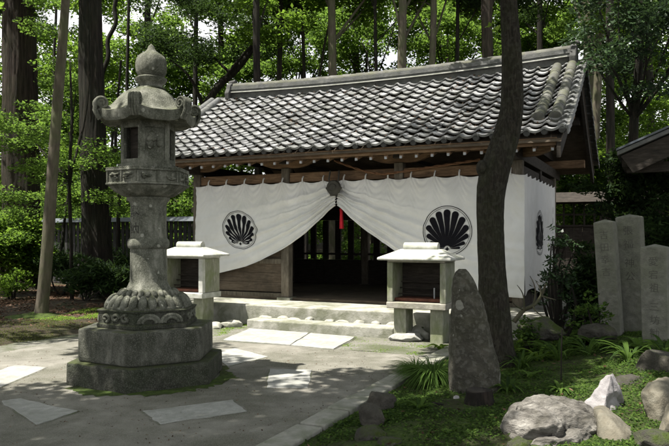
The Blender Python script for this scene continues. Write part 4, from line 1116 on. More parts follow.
# ground patches kept sunny; the canopy is shaped to leave them unshaded
GAPS = [gpoly(q) for q in (
    [(222, 322), (250, 316), (470, 322), (452, 348), (420, 372), (392, 384), (345, 372), (320, 392), (262, 392), (262, 372), (205, 356), (200, 340)],
    [(-60, 342), (84, 338), (84, 372), (50, 384), (-10, 397), (-70, 392)],
    [(10, 316), (88, 316), (84, 334), (10, 334)],
    [(430, 600), (440, 480), (500, 425), (590, 372), (680, 372), (730, 430), (730, 600)])]
def blocked(c, rad, lit_p=1.0, rnd=random):
    """True when a leaf clump at C would throw its shade into one of the sunny places"""
    for z, test in ((0, None), (1.4, 'box'), (3.2, 'lan'), (.6, 'step'), (2.3, 'plat'), (3.9, 'roof')):
        if c.z <= z: continue
        k = (c.z - z) / SUN.z; x, y = c.x - SUN.x * k, c.y - SUN.y * k
        if test is None:
            for poly in GAPS:
                if inpoly(x, y, poly): return rnd.random() < lit_p
            if kuv(x, y)[0] > -.2 and y < 9.5 and noise.noise(Vector((x * 1.1, y * 1.1, 17))) > .27: return True
        elif test == 'box':
            for b in (rb, lb):
                if (x - b.x) ** 2 + (y - b.y) ** 2 < .75 ** 2: return True
        elif test == 'step':
            if (x - LX.x + .75) ** 2 + (y - LX.y + .1) ** 2 < .75 ** 2: return rnd.random() < .93
        elif test == 'plat':
            if (x - LX.x + .4) ** 2 + (y - LX.y + .2) ** 2 < .5 ** 2: return rnd.random() < .9
        elif test == 'lan':
            if (x - LX.x + .1) ** 2 + (y - LX.y) ** 2 < .55 ** 2: return rnd.random() < .9
        else:
            q = Vector((x, y, 0)) - HALL; s, d = q.dot(U), q.dot(V)
            if -6.4 < s < 3.2 and -.6 < d < 4.2:
                hole = noise.noise(Vector((s * .8, d * .8, 31)))
                return rnd.random() < (.985 if s < -1.2 else .90 if s < .3 else .52)
    return False

def limb_path(a, b, bend, n=8, rnd=random):
    a, b = Vector(a), Vector(b); sd = Vector((rnd.uniform(-1, 1), rnd.uniform(-1, 1), rnd.uniform(-.2, .6))) * bend
    return [a.lerp(b, t) + sd * math.sin(math.pi * t) * (b - a).length for t in np.linspace(0, 1, n)]
def barky(seed, amt=.08, k=5, flare=0):
    def f(a, q):
        r1 = noise.noise(Vector((math.cos(a) * 2.4 + seed, math.sin(a) * 2.4, q * 5)))
        rd = abs(noise.noise(Vector((math.cos(a) * 9 + seed, math.sin(a) * 9, q * 9)))) ** .7
        fl = flare * max(0, 1 - q / .14) ** 2 * (.5 + .5 * math.sin(5 * a + seed))
        return 1 + amt * r1 + amt * .9 * (rd - .35) + amt * .35 * noise.noise(Vector((math.cos(a) * 16, math.sin(a) * 16 + seed, q * 60))) + fl
    return f
def barky_old(seed, amt=.08, k=5):
    return lambda a, q: 1 + amt * noise.noise(Vector((math.cos(a) * k * .5 + seed, math.sin(a) * k * .5, q * 6))) + amt * .7 * noise.noise(Vector((math.cos(a) * k * 1.4, math.sin(a) * k * 1.4 + seed, q * 20)))
def tree(name, label, pts, rad, mat, clumps=(), leafmat='leaf_far', nleaf=140, leaf=(.16, .10), flat=.35, limbs=(), group=None, seg=18, amt=.08, check=False, var=(0, 1), seed=0, droop=0, flare=0):
    base = Vector(pts[0]); t = thing(name, label, 'tree', base, 0, group); rnd = random.Random(seed + 7); rng = np.random.default_rng(seed + 3)
    m = MB(); m.tube([Vector(p) - base for p in pts], rad, seg, rfun=barky(seed, amt, flare=flare)); m.build('trunk', M[mat], t, smooth=180)
    for (a, b, r0, bend) in limbs:
        m = MB(); pth = [p - base for p in limb_path(a, b, bend, rnd=rnd)]
        m.tube(pth, [r0 * (1 - .75 * k / 7) for k in range(8)], 8); m.build('limb', M[mat], t, smooth=180)
    if clumps:
        lv = Leaves()
        for (c, r_) in clumps:
            c = Vector(c)
            if c.y < 19 and blocked(c, r_[0], rnd=rnd): continue
            v0 = rnd.uniform(-.15, .25)
            lv.add(np.array(c - base) + ball(nleaf, rng) * np.array(r_), leaf[0], leaf[1], flat, (var[0] + v0, var[1] + v0 * .6), droop, rng=rng)
        if lv.P: lv.build('crown', M[leafmat], t)
    return t
def catmull(pts, n=4):
    P = [Vector(p) for p in pts]; o = []
    for i in range(len(P) - 1):
        a, b, c, d = P[max(i - 1, 0)], P[i], P[i + 1], P[min(i + 2, len(P) - 1)]
        for k in range(n):
            t = k / n; o.append(.5 * ((2 * b) + (c - a) * t + (2 * a - 5 * b + 4 * c - d) * t * t + (3 * b - a - 3 * c + d) * t ** 3))
    return o + [P[-1]]
def lerp_list(v, n): 
    return [v[min(int(i), len(v) - 2)] + (v[min(int(i), len(v) - 2) + 1] - v[min(int(i), len(v) - 2)]) * (i - min(int(i), len(v) - 2)) for i in np.linspace(0, len(v) - 1, n)]

# the leaning tree in front
rt = random.Random(3)
FT = [(497, 372, 25), (496, 360, 20.5), (494.5, 340, 17.5), (493, 300, 15), (491.5, 264, 13.2), (490.3, 230, 12.9), (491, 195, 13.6), (494, 175, 14.2), (500, 155, 13.7), (506, 137, 13), (511, 115, 11.8), (512.5, 95, 11.2), (511.5, 50, 9.6), (508.5, 0, 8), (505, -60, 7.4), (498, -140, 6.5)]
YT = 8.35
pts = catmull([at(x, y, YT) for x, y, _ in FT], 12); rad = [r_ * YT / FPX for r_ in lerp_list([f[2] for f in FT], len(pts))]
crown = []
for k in range(420):
    c = Vector((rt.gauss(.2, 2.6), rt.gauss(6.6, 2.6), rt.uniform(6.6, 10)))
    if c.z < 1.6 + .36 * max(c.y, 3) + .5: continue
    crown.append((c, (.55, .55, .28)))
top = pts[-18]
lm = [(pts[-24 + 3 * (i % 6)], top + Vector((rt.uniform(-3.5, 3.2), rt.uniform(-4, 2.4), rt.uniform(1.2, 3))), .07, .12) for i in range(9)]
ft = tree('leaning_tree', 'mossy dark tree trunk with a bend, rising in front of the hall\'s right end', pts, rad, 'bark_mossy', crown, 'leaf_far', 110, (.17, .10), .4, lm, seg=72, amt=.085, check=True, seed=1, flare=.35)
m = MB(); m.blob(at(482, 168, YT - .02), (.07, .11, .10), None, 14, 10); kn = m.build('branch_knob', M['bark_mossy'], ft, smooth=180); kn.matrix_parent_inverse = Matrix.Translation(-ft.location)
# small sprout on the trunk
lv = Leaves(); lv.add(np.array([at(490 + x, 24 + y, YT - .2) - ft.location for x, y in ((0, 0), (-3, 2), (3, 5), (7, 3), (4, -2))]), .10, .07, .6, (.8, 1)); o = lv.build('sprout', M['leaf_lime'], ft)

# unseen tree added beside the camera so its crown shades the court
crown = []
for k in range(430):
    crown.append((Vector((rt.gauss(-4.6, 2.5), rt.gauss(3.6, 2.3), rt.uniform(6.0, 9.5))), (.55, .55, .28)))
crown = [q for q in crown if q[0].y < 1 or q[0].z > 1.6 + .36 * q[0].y + .5]
bt = Vector((-6.2, 1.4, G(-6.2, 1.4)))
tree('added_shade_tree', 'broad unseen tree added left of the court to shade it', [bt, bt + Vector((.1, .1, 2)), bt + Vector((.3, .3, 4.5)), bt + Vector((.8, .8, 7.5))], [.3, .24, .2, .1], 'bark_grey', crown, 'leaf_far', 110, (.17, .10), .4,
     [(bt + Vector((.3, .3, 4.5)), bt + Vector((rt.uniform(-2, 4), rt.uniform(-2, 4), rt.uniform(6, 8))), .08, .1) for i in range(7)], check=True, seed=2)

bt = Vector((-10.6, 9.6, G(-10.6, 9.6))); crown = [(Vector((rt.gauss(-9.4, 1.6), rt.gauss(11.2, 2.0), rt.uniform(6.4, 9.6))), (.6, .6, .3)) for k in range(150)]  # second unseen tree, added to shade the ground at left
tree('added_shade_tree', 'tall unseen tree added beyond the left edge of the court for shade', [bt, bt + Vector((.1, .1, 2)), bt + Vector((.2, .2, 4.5)), bt + Vector((.4, .6, 8))], [.26, .22, .18, .1], 'bark_dark', crown, 'leaf_far', 110, (.17, .10), .4, seed=3)
# left-hand trunks
def trunk_px(spec, Y, n=10):
    pts = catmull([at(x, y, Y) for x, y, _ in spec], n); return pts, [r_ * Y / FPX for r_ in lerp_list([q[2] for q in spec], len(pts))]
def cedar_clumps(x, y, z0, z1, r0, r1, n, rnd, size=.55):
    o = []
    for k in range(n):
        t = rnd.random(); z = z0 + (z1 - z0) * t; a = rnd.uniform(0, 2 * math.pi); rr_ = (r0 + (r1 - r0) * t) * rnd.uniform(.25, 1)
        o.append(((x + rr_ * math.cos(a), y + rr_ * math.sin(a), z - .25 * rr_), (size, size, size * .55)))
    return o
def broad_clumps(x, y, z, rx, rz, n, rnd, size=.6):
    o = []
    for k in range(n):
        d = Vector((rnd.gauss(0, 1), rnd.gauss(0, 1), rnd.gauss(0, 1))).normalized() * rnd.uniform(.45, 1)
        o.append(((x + d.x * rx, y + d.y * rx, z + d.z * rz), (size, size, size * .5)))
    return o
pts, rad = trunk_px([(24, 292, 24), (23, 280, 19), (22, 240, 17.5), (21.5, 180, 17), (20.5, 100, 16), (19.5, 30, 15), (19, -40, 14), (18, -160, 11)], 19)
tree('cedar_tree', 'huge reddish-brown cedar trunk at the left edge, thickest of the left trunks', pts, rad, 'bark_cedar', cedar_clumps(-8.8, 19, 8.5, 15, 3, 1.5, 50, rt), 'leaf_cedar', 300, (.20, .05), .2, seg=80, amt=.13, seed=4, flare=.2)
pts, rad = trunk_px([(100, 300, 22), (99, 288, 16.5), (97.5, 262, 14), (95.5, 215, 13), (93, 150, 12), (91, 60, 11.2), (90, -20, 10.5), (89, -160, 8)], 16.5)
tree('cedar_tree', 'dark rough cedar trunk just left of the stone lantern', pts, rad, 'bark_dark', cedar_clumps(-5.9, 16.5, 8.2, 14, 2.6, 1.2, 46, rt), 'leaf_cedar', 300, (.20, .05), .2, seg=80, amt=.14, seed=5, flare=.25)
pts, rad = trunk_px([(40, 326, 13), (41, 318, 7.8), (42.5, 300, 6.2), (47, 250, 5.8), (52, 180, 5.4), (57, 110, 5.0), (62, 50, 4.6), (66, -5, 4.2), (72, -90, 3.2)], 13.0)
pts3 = list(pts)
tree('slender_tree', 'slender pale brown tree leaning right between the two big cedars', pts, rad, 'bark_grey', broad_clumps(-4.9, 13, 8.6, 1.7, 1.0, 24, rt), 'leaf_bright', 220, (.09, .06), .5, seg=32, seed=6, flare=.7)
def thin(px0, y0, px1, y1, r0, r1, Y, label, mat='bark_dark', name='sapling', wob=3, seed=0, **k):
    rs = random.Random(seed); sp = []
    for i in range(7):
        t = i / 6; sp.append((px0 + (px1 - px0) * t + rs.uniform(-wob, wob) * math.sin(math.pi * t), y0 + (y1 - y0) * t, r0 + (r1 - r0) * t))
    p_, r_ = trunk_px(sp, Y)
    return tree(name, label, p_, r_, mat, seg=10, seed=seed, **k)
thin(57, 275, 72, 170, 1.6, 1.1, 18.5, 'thin bare sapling slanting before the slatted fence at left', seed=11, wob=1.5)
thin(106, 262, 121, 60, 1.6, 1.1, 19.5, 'thin dark sapling leaning right close behind the stone lantern', seed=12)
thin(118, 270, 116, 120, 2.2, 1.5, 20, 'dark sapling straight behind the lantern\'s left side', seed=13)
thin(127, 300, 129, -10, 2.0, 1.4, 24, 'straight thin dark trunk rising above the lantern roof\'s left corner', seed=14)
thin(101, 90, 119, -10, 2.2, 2.0, 25, 'thin slanting trunk high between the second cedar and the lantern', seed=15)
thin(53, 150, 56, -10, 1.6, 1.2, 23, 'dim thin trunk seen between the slender tree and the huge cedar', seed=16)
# trunks behind the ridge
def ztop(Y, py): return EYE + (HZ - py) / FPX * Y
spec_back = [
 (148, 3.4, 29, 'bark_dark', 'dark trunk in the deep woods hidden partly by the lantern roof', 0, 'leaf_cedar'),
 (222, 3.0, 31, 'bark_dark', 'distant straight trunk between the lantern jewel and the roof\'s left end', 0, 'leaf_cedar'),
 (280, 2.6, 21, 'bark_dark', 'dark straight trunk behind the ridge, second from its left end', 0, 'leaf_cedar'),
 (355, 3.2, 30, 'bark_cedar', 'reddish dim trunk behind the ridge beside the pale grey trunk', 0, 'leaf_cedar'),
 (566, 3.0, 30, 'bark_dark', 'dark trunk above the roof\'s right end behind the glossy leaves', 0, 'leaf_cedar'),
 (256, 3.6, 18.6, 'bark_dark', 'straight dark trunk rising behind the left end of the roof ridge', 1, 'leaf_far'),
 (330, 4.3, 20, 'bark_grey', 'pale grey trunk rising behind the ridge above the gong', -1, 'leaf_far'),
 (402, 4.6, 19.3, 'bark_grey', 'broad pale trunk behind the middle of the ridge', 0, 'leaf_cedar'),
 (431, 3.4, 19.5, 'bark_grey', 'narrow grey trunk just right of the broad pale one behind the ridge', 0, 'leaf_far'),
 (458, 2.0, 20, 'bark_dark', 'very thin dark trunk halfway between narrow grey trunk and leaning tree', 0, 'leaf_cedar'),
 (487.5, 6.0, 18.6, 'bark_cedar', 'stout grey-brown trunk directly left of the leaning tree, behind the roof', 0, 'leaf_cedar'),
 (540, 3.0, 27, 'bark_dark', 'dark trunk behind the ridge right of the leaning tree', 1, 'leaf_far'),
 (588, 5.5, 24, 'bark_grey', 'pale trunk under the right eave seen beyond the gable', 0, 'leaf_cedar'),
 (598, 4.0, 22, 'bark_grey', 'second pale trunk beyond the gable, beside the stouter one', 0, 'leaf_cedar'),
 (613, 4.0, 20, 'bark_dark', 'dark trunk standing in the woods between gable and hut roof', 0, 'leaf_far'),
 (376, 1.8, 20, 'bark_dark', 'thin dark trunk between the two pale trunks behind the ridge', 1, 'leaf_cedar'),
 (303, 1.8, 21.5, 'bark_dark', 'thin dim trunk behind the ridge, left of the pale grey trunk', -1, 'leaf_far'),
 (197, 2.4, 27, 'bark_dark', 'dim trunk in the woods directly right of the lantern\'s jewel', 1, 'leaf_far'),
 (650, 3.4, 26, 'bark_dark', 'dim trunk in the woods above the hut roof', 0, 'leaf_far'),
]
for i, (px, r_, Y, mat, lab, ln, lf) in enumerate(spec_back):
    rs = random.Random(100 + i)
    base = at(px - ln * 3, 300, Y); base.z = G(base.x, Y) - .1
    tp = at(px + ln * 4, -140, Y)
    sp = [base, base.lerp(tp, .3) + Vector((rs.uniform(-.12, .12), 0, 0)), base.lerp(tp, .65) + Vector((rs.uniform(-.12, .12), 0, 0)), tp]
    p_ = catmull(sp, 5); R0 = r_ * Y / FPX
    zt = ztop(Y, -40)
    cl = cedar_clumps(base.x, Y + .3, zt * .95, zt * 1.4, 2.6, 1.4, 30, rs, .6) if lf == 'leaf_cedar' else broad_clumps(base.x, Y + 1.2, zt * 1.08, 2.6, 2.4, 34, rs, .65)
    cl = [q for q in cl if q[0][1] > Y + .55 or abs(q[0][0] - base.x) > 1.0 + R0 or rs.random() < .12]
    lbs = [(p_[9 + k % 5], Vector(cl[(k * 3) % len(cl)][0]), R0 * .35, .1) for k in range(6)]
    tree('forest_tree', lab, p_, [R0 * (1.25 - .5 * k / (len(p_) - 1)) for k in range(len(p_))], mat, cl, lf, 330, (.15, .085) if lf == 'leaf_far' else (.22, .05), .3, lbs, seg=12, seed=20 + i)
# crooked limbs over the left end of the roof: a bending broadleaf tree
Yc = 22.5
cpts = catmull([at(181, 190, Yc), at(190, 140, Yc), at(214, 92, Yc), at(236, 70, Yc), at(252, 48, Yc), at(258, 20, Yc), at(262, -10, Yc)], 5)
cl = [(at(x, y, Yc + rt.uniform(-1.5, 2)), (.7, .7, .35)) for x, y in [(rt.uniform(150, 290), rt.uniform(-20, 65)) for _ in range(34)]]
tree('crooked_tree', 'crooked dark tree with limbs arching above the roof\'s left end', cpts, [.16 - .1 * k / (len(cpts) - 1) for k in range(len(cpts))], 'bark_dark', cl, 'leaf_cedar', 260, (.16, .06), .4,
     [(cpts[12], at(272, 30, Yc), .07, .15), (cpts[14], at(205, 45, Yc), .06, .12), (cpts[8], at(170, 60, Yc), .07, .15), (cpts[17], at(290, 5, Yc), .05, .1)], seed=41)
thin(316, 100, 334, -10, 1.3, 1.0, 22, 'thin slanting stem crossing the pale grey trunk above the ridge', 'bark_mossy', seed=42, wob=1)

# maple with bright level sprays on the left
Ym = 15.0
cl = []
for x0, x1, y0, y1, n in ((-20, 45, 105, 150, 15), (30, 120, 135, 165, 12), (-20, 75, 165, 200, 9), (50, 125, 180, 214, 9), (30, 110, -10, 110, 16), (-20, 25, 195, 240, 6), (105, 135, 100, 170, 8)):
    for _ in range(n): cl.append((at(rt.uniform(x0, x1), rt.uniform(y0, y1), Ym + rt.uniform(-1.2, 4.2)), (.5, .5, rt.uniform(.07, .26))))
mp = [at(72, 300, 15.6), at(71, 240, 15.6), at(69, 180, 15.6), at(72, 120, 15.6), at(70, 60, 15.6)]; mp[0].z = G(mp[0].x, mp[0].y) - .1
tree('maple_tree', 'thin maple with bright level leaf sprays among the left trunks', mp, [.05, .045, .04, .035, .02], 'bark_dark', cl, 'leaf_bright', 190, (.085, .055), .55,
     [(mp[2], cl[k][0], .02, .08) for k in range(0, 60, 7)], seed=43, seg=8)
# glossy evergreen over the right end of the roof
cl = []
for _ in range(120):
    px, py = rt.uniform(572, 720), rt.uniform(-60, 92)
    if py > 88 - abs(px - 640) * .25 + rt.uniform(-18, 8) or (px < 592 and py > 50): continue
    cl.append((at(px, py, rt.uniform(12.2, 15.5)), (.38, .38, .24)))
ep = [at(632, 330, 15.2), at(630, 220, 15.2), at(634, 120, 15.0), at(640, 50, 14.5), at(640, -30, 14.2)]; ep[0].z = G(ep[0].x, ep[0].y) - .1
tree('evergreen_tree', 'dark glossy-leaved evergreen spreading over the roof\'s right end', ep, [.13, .11, .10, .08, .04], 'bark_dark', cl, 'leaf_gloss', 120, (.13, .06), .35,
     [(ep[2], cl[k][0], .035, .12) for k in range(0, min(len(cl), 70), 6)], seed=44, seg=10)

# understory bushes between the trunks
bushes = [
 (10, 250, 17.2, 1.1, 'leaf_far', 'low leafy bush beside the huge cedar at the left edge'),
 (140, 236, 23.0, 2.2, 'leaf_far', 'leafy bush beyond the slatted fence behind the lantern shaft'),
 (70, 215, 24.0, 2.6, 'leaf_bright', 'sunny bush beyond the slatted fence left of the dark cedar'),
 (185, 205, 24.5, 2.4, 'leaf_bright', 'bright bush beyond the fence between lantern and hall'),
 (30, 160, 26.0, 3.0, 'leaf_far', 'tall leafy bush in the woods behind the slender tree'),
 (330, 250, 24.0, 2.2, 'leaf_bright', 'sunlit bush seen through the hall\'s rear lattice'),
 (572, 180, 21.5, 1.8, 'leaf_bright', 'bright bush seen under the right eave above the dark fence'),
 (612, 200, 21.0, 2.0, 'leaf_far', 'green bush behind the dark fence, right of the pale trunks'),
 (648, 150, 21.5, 2.4, 'leaf_far', 'leafy bush in the woods under the hut roof edge'),
 (620, 110, 24.0, 2.6, 'leaf_bright', 'sunny foliage bush below the glossy evergreen'),
]
for i, (px, py, Y, r_, lf, lab) in enumerate(bushes):
    rs = random.Random(300 + i); p_ = at(px, py, Y); bz = G(p_.x, Y)
    t = thing('forest_bush', lab, 'bush', (p_.x, Y, bz))
    lv = Leaves(); rng = np.random.default_rng(300 + i)
    for _ in range(40):
        d = Vector((rs.gauss(0, 1), rs.gauss(0, 1), rs.gauss(0, 1))).normalized() * rs.uniform(.3, 1)
        c = np.array((d.x * r_, d.y * r_ * .6, max(.2, p_.z - bz + d.z * r_ * .85))); lv.add(c + ball(260, rng) * np.array((.5, .5, .26)), .11, .07, .4, (rs.uniform(-.35, .2), rs.uniform(.6, 1)), rng=rng)
    lv.build('foliage', M[lf], t)
    m = MB()
    for k in range(4): m.tube(limb_path((0, 0, -.1), (rs.uniform(-.6, .6) * r_, rs.uniform(-.3, .3), max(.5, p_.z - bz)), .1, rnd=rs), [.05 - .005 * k2 for k2 in range(8)], 6)
    m.build('stem', M['bark_dark'], t)

# leafy understory trees at middle distance, each a thin stem under a bright loose crown
for i, (px, py, Y, r_, lab) in enumerate(((300, 40, 27, 2.1, 'sunny loose-leaved understory tree behind the left third of the ridge'), (368, 25, 28, 2.2, 'sunny understory tree between the two pale trunks behind the ridge'), (448, 30, 27, 2.0, 'sunny understory tree left of the stout trunk behind the ridge'),
        (545, 22, 28, 2.1, 'sunny understory tree right of the leaning tree\'s top'), (238, 85, 28, 1.9, 'sunny understory tree behind the roof\'s left end'), (160, 60, 29, 2.2, 'sunny understory tree behind the lantern\'s jewel'), (66, 110, 28, 2.2, 'sunny understory tree between the two big cedars'))):
    rs = random.Random(700 + i); c = at(px, py, Y); b_ = Vector((c.x + rs.uniform(-.4, .4), Y, G(c.x, Y) - .1))
    cl = [q for q in broad_clumps(c.x, Y, c.z, r_, r_ * .8, 30, rs, .6)]
    tree('understory_tree', lab, [b_, b_.lerp(c, .4) + Vector((rs.uniform(-.3, .3), 0, 0)), b_.lerp(c, .75) + Vector((rs.uniform(-.3, .3), 0, 0)), c], [.09, .075, .06, .03], 'bark_dark', cl, 'leaf_bright', 230, (.15, .09), .4, [(b_.lerp(c, .7), cl[3 * k][0], .04, .12) for k in range(6)], seg=8, seed=80 + i)
# far woods as one mass
lv = Leaves(); rng = np.random.default_rng(77); rs = random.Random(77)
def wood_clump(px, py, Y, rad_, n, v0, L=.22, W=.12):
    c = np.array(at(px, py, Y)); lv.add(c + ball(n, rng) * np.array((rad_, rad_, rad_ * .55)), L, W, .3, (v0, v0 + .75), rng=rng)
cnt = 0
while cnt < 2050:
    px, py, Y = rs.uniform(-120, 790), rs.uniform(-90, 262), rs.uniform(28, 46)
    hole = noise.noise(Vector((px / 46, py / 40, 2.0))) + .45 * noise.noise(Vector((px / 17, py / 17, 8)))
    lim = (.19 if px > 140 else .24) if py < 110 else .42
    if hole > lim: continue
    if 275 < px < 600 and py > 110 and rs.random() < .6: continue
    p_ = at(px, py, Y)
    if p_.z < G(p_.x, Y): continue
    wood_clump(px, py, Y, rs.uniform(.7, 1.3), 190, rs.uniform(-.45, .3)); cnt += 1
wf = lv.build('distant_woods', M['leaf_far']); struct(wf, 'stuff'); wf['label'] = 'sun-dappled green forest foliage filling the background'

# evergreen shrubs on the right
def shrub(name, px, py, Y, rx, rz, n, lf, label, nl=130, leaf=(.12, .035), flat=.2, size=.3, droop=.3, seed=0, zlow=.1, stems=4):
    rs = random.Random(500 + seed); rng = np.random.default_rng(500 + seed); c0 = at(px, py, Y); bz = G(c0.x, Y)
    t = thing(name, label, 'shrub', (c0.x, Y, bz)); lv = Leaves(); ends = []
    for _ in range(n):
        d = Vector((rs.gauss(0, 1), rs.gauss(0, 1), rs.gauss(0, 1))).normalized() * rs.uniform(.3, 1)
        c = Vector((d.x * rx, d.y * rx * .7, max(zlow, c0.z - bz + d.z * rz))); ends.append(c)
        lv.add(np.array(c) + ball(nl, rng) * np.array((size, size, size * .55)), leaf[0], leaf[1], flat, (rs.uniform(-.25, .2), 1), droop, rng=rng)
    lv.build('foliage', M[lf], t); m = MB()
    for k in range(stems): m.tube(limb_path((rs.uniform(-.05, .05), 0, -.1), ends[k], .12, rnd=rs), [.03 - .0028 * q for q in range(8)], 6)
    m.build('stem', M['bark_dark'], t)
shrub('evergreen_shrub', 583, 290, 11.6, .55, .75, 46, 'leaf_cedar', 'dense dark conifer shrub left of the stone steles', seed=1, size=.22)
shrub('evergreen_shrub', 640, 190, 11.8, .95, .75, 60, 'leaf_cedar', 'wide dark conifer shrub spreading above the stone steles', seed=2, size=.28, zlow=.8)
shrub('evergreen_shrub', 668, 240, 10.8, .6, .9, 36, 'leaf_cedar', 'dark feathery shrub behind the shortest stele at the right edge', seed=3, size=.26)
shrub('camellia_sapling', 558, 280, 10.0, .34, .62, 26, 'leaf_gloss', 'sparse leafy sapling before the side curtain right of the tree', nl=16, leaf=(.085, .04), size=.14, seed=4, stems=8, droop=.1)
shrub('camellia_sapling', 563, 240, 10.4, .22, .45, 12, 'leaf_gloss', 'tall thin sapling with few leaves in front of the side curtain\'s far edge', nl=12, leaf=(.085, .04), size=.12, seed=5, stems=6, droop=.1)
for i, (px, py, Y, lab) in enumerate(((62, 268, 17.0, 'dark fern clump on the forest floor left of the dark cedar'), (112, 280, 15.5, 'dark ferny growth between the dark cedar and the lantern'), (85, 276, 15.2, 'low ferny growth before the dark cedar\'s roots'), (130, 262, 17.5, 'dim bushy growth in front of the fence behind the lantern shaft'), (45, 255, 18.5, 'dim shrub in front of the fence\'s left end'))):
    shrub('undergrowth_fern', px, py, Y, .7, .45, 16, 'leaf_cedar', lab, nl=70, leaf=(.2, .045), size=.3, seed=30 + i, droop=.5)
shrub('forest_bush', 12, 283, 16.0, .5, .3, 14, 'leaf_far', 'low green bush at the foot of the huge cedar', nl=60, leaf=(.09, .05), size=.2, seed=6)
# bare branch right of the tree
m = MB(); pa = [at(514, 322, 8.9), at(524, 310, 8.9), at(533, 306, 8.8), at(541, 296, 8.8), at(546, 284, 8.7)]
m.tube(catmull(pa, 4), [.035 - .0014 * k for k in range(17)], 8)
for a, b in ((pa[1], at(517, 285, 8.8)), (pa[2], at(530, 276, 8.8)), (pa[3], at(556, 300, 8.7)), (pa[1], at(512, 300, 8.7)), (pa[2], at(545, 318, 8.6)), (pa[3], at(536, 282, 8.8))):
    m.tube(limb_path(a, b, .15), [.013 - .0013 * k for k in range(8)], 6)
tag(m.build('bare_branch', M['bark_grey'], smooth=60), 'leafless crooked grey branch right of the leaning tree\'s foot', 'branch')
m = MB(); m.tube(limb_path(at(561, 402, 7.0), at(562, 330, 7.0), .04), .007, 6); tag(m.build('dry_stem', M['bark_dark'], smooth=60), 'single thin dry stem standing in the ground cover before the steles', 'stem')

# strap-leaved and broad-leaved plants in the bed
def ribbon(m, base, d, L, w, arch, var, n=7):
    d = Vector(d).normalized(); sd = Vector((-d.y, d.x, 0)).normalized(); vs2 = []
    for k in range(n + 1):
        t = k / n; p_ = Vector(base) + d * (L * t * (.35 + .5 * t)) + Vector((0, 0, L * (t * (1.15) - arch * t * t)))
        ww = w * math.sin(math.pi * min(.97, .12 + .86 * t)) ** .8
        vs2 += [p_ - sd * ww + Vector((0, 0, ww * .4)), p_, p_ + sd * ww + Vector((0, 0, ww * .4))]
    m.add(vs2, [(k * 3 + q, k * 3 + q + 1, k * 3 + q + 4, k * 3 + q + 3) for k in range(n) for q in (0, 1)], var)
def strap_plant(name, px, py, Y, n, L, w, arch, mat, label, seed, cat='plant'):
    rs = random.Random(seed); p_ = at(px, py, Y); z = G(p_.x, Y); m = MB()
    for k in range(n):
        a = rs.uniform(0, 2 * math.pi); r0 = rs.uniform(0, .05) * L * 3
        ribbon(m, (r0 * math.cos(a), r0 * math.sin(a), 0), (math.cos(a), math.sin(a), 0), L * rs.uniform(.6, 1.15), w * rs.uniform(.7, 1.2), arch * rs.uniform(.7, 1.2), rs.random())
    o = m.build(name, M[mat], smooth=180, var=True, fix=False); o.location = (p_.x, Y, z)
    return tag(o, label, cat)
strap_plant('grass_tuft', 433, 385, 7.35, 900, .50, .0038, 1.0, 'blade', 'rounded tuft of fine green grass left of the standing stone', 1, 'grass')
strap_plant('grass_tuft', 416, 372, 7.9, 420, .36, .0036, 1.0, 'blade', 'smaller fine grass tuft by the kerb behind the large tuft', 2, 'grass')
for i, (px, py, Y, n, L, w, mat, lab) in enumerate((
    (505, 352, 8.6, 12, .34, .028, 'leaf_ground', 'strap-leaved plant close by the leaning tree\'s foot'),
    (517, 345, 9.0, 12, .36, .03, 'leaf_lime', 'lime-green strap plant right of the leaning tree'),
    (538, 350, 8.4, 11, .34, .03, 'leaf_lime', 'sunlit lime leaves of a low plant in mid bed'),
    (552, 340, 8.7, 12, .38, .03, 'leaf_ground', 'strap-leaved plant between lime plant and steles'),
    (575, 338, 8.9, 14, .42, .03, 'leaf_ground', 'large leafy plant below the dark conifer shrub'),
    (597, 345, 8.6, 14, .36, .028, 'leaf_ground', 'leafy plant at the foot of the leftmost stele'),
    (618, 348, 8.3, 14, .36, .028, 'leaf_ground', 'leafy plant before the middle stele'),
    (640, 352, 8.0, 14, .34, .028, 'leaf_ground', 'leafy plant left of the shortest stele\'s foot'),
    (665, 352, 7.8, 14, .34, .028, 'leaf_ground', 'leafy plant hiding the shortest stele\'s foot at the right edge'),
    (441, 332, 9.6, 7, .22, .035, 'leaf_lime', 'small lime plant at the right leg of the candle shelter'),
    (531, 372, 7.4, 9, .2, .02, 'leaf_ground', 'low plant in the shade right of the standing stone'))):
    strap_plant('strap_plant', px, py, Y, n, L, w, .85, mat, lab, 20 + i)

for i, (px, py, Y, L, lab) in enumerate(((522, 358, 8.0, .42, 'arching fern beside the leaning tree\'s right side'), (560, 352, 8.2, .48, 'tall arching fern in mid bed behind the dry stem'), (588, 350, 8.3, .46, 'arching fern below the leftmost stele\'s left edge'), (628, 362, 7.5, .40, 'fern before the steles, behind the dark grey rock'), (508, 392, 6.7, .26, 'small fern between the standing stone and the big boulder'), (560, 384, 6.6, .22, 'little fern behind the big grey boulder'), (420, 420, 6.0, .2, 'little fern in the bed near the kerb rocks'))):
    strap_plant('fern', px, py, Y, 26, L, .016, .9, 'leaf_ground', lab, 60 + i, 'fern')
shrub('leafy_sapling', 588, 318, 9.0, .28, .36, 18, 'leaf_ground', 'small leafy sapling between the mossy rock and the leftmost stele', nl=22, leaf=(.07, .04), size=.13, seed=50, stems=6, droop=.1)
shrub('leafy_sapling', 530, 335, 8.9, .25, .28, 14, 'leaf_ground', 'low leafy sapling right behind the leaning tree\'s foot', nl=22, leaf=(.07, .04), size=.13, seed=51, stems=5, droop=.1)
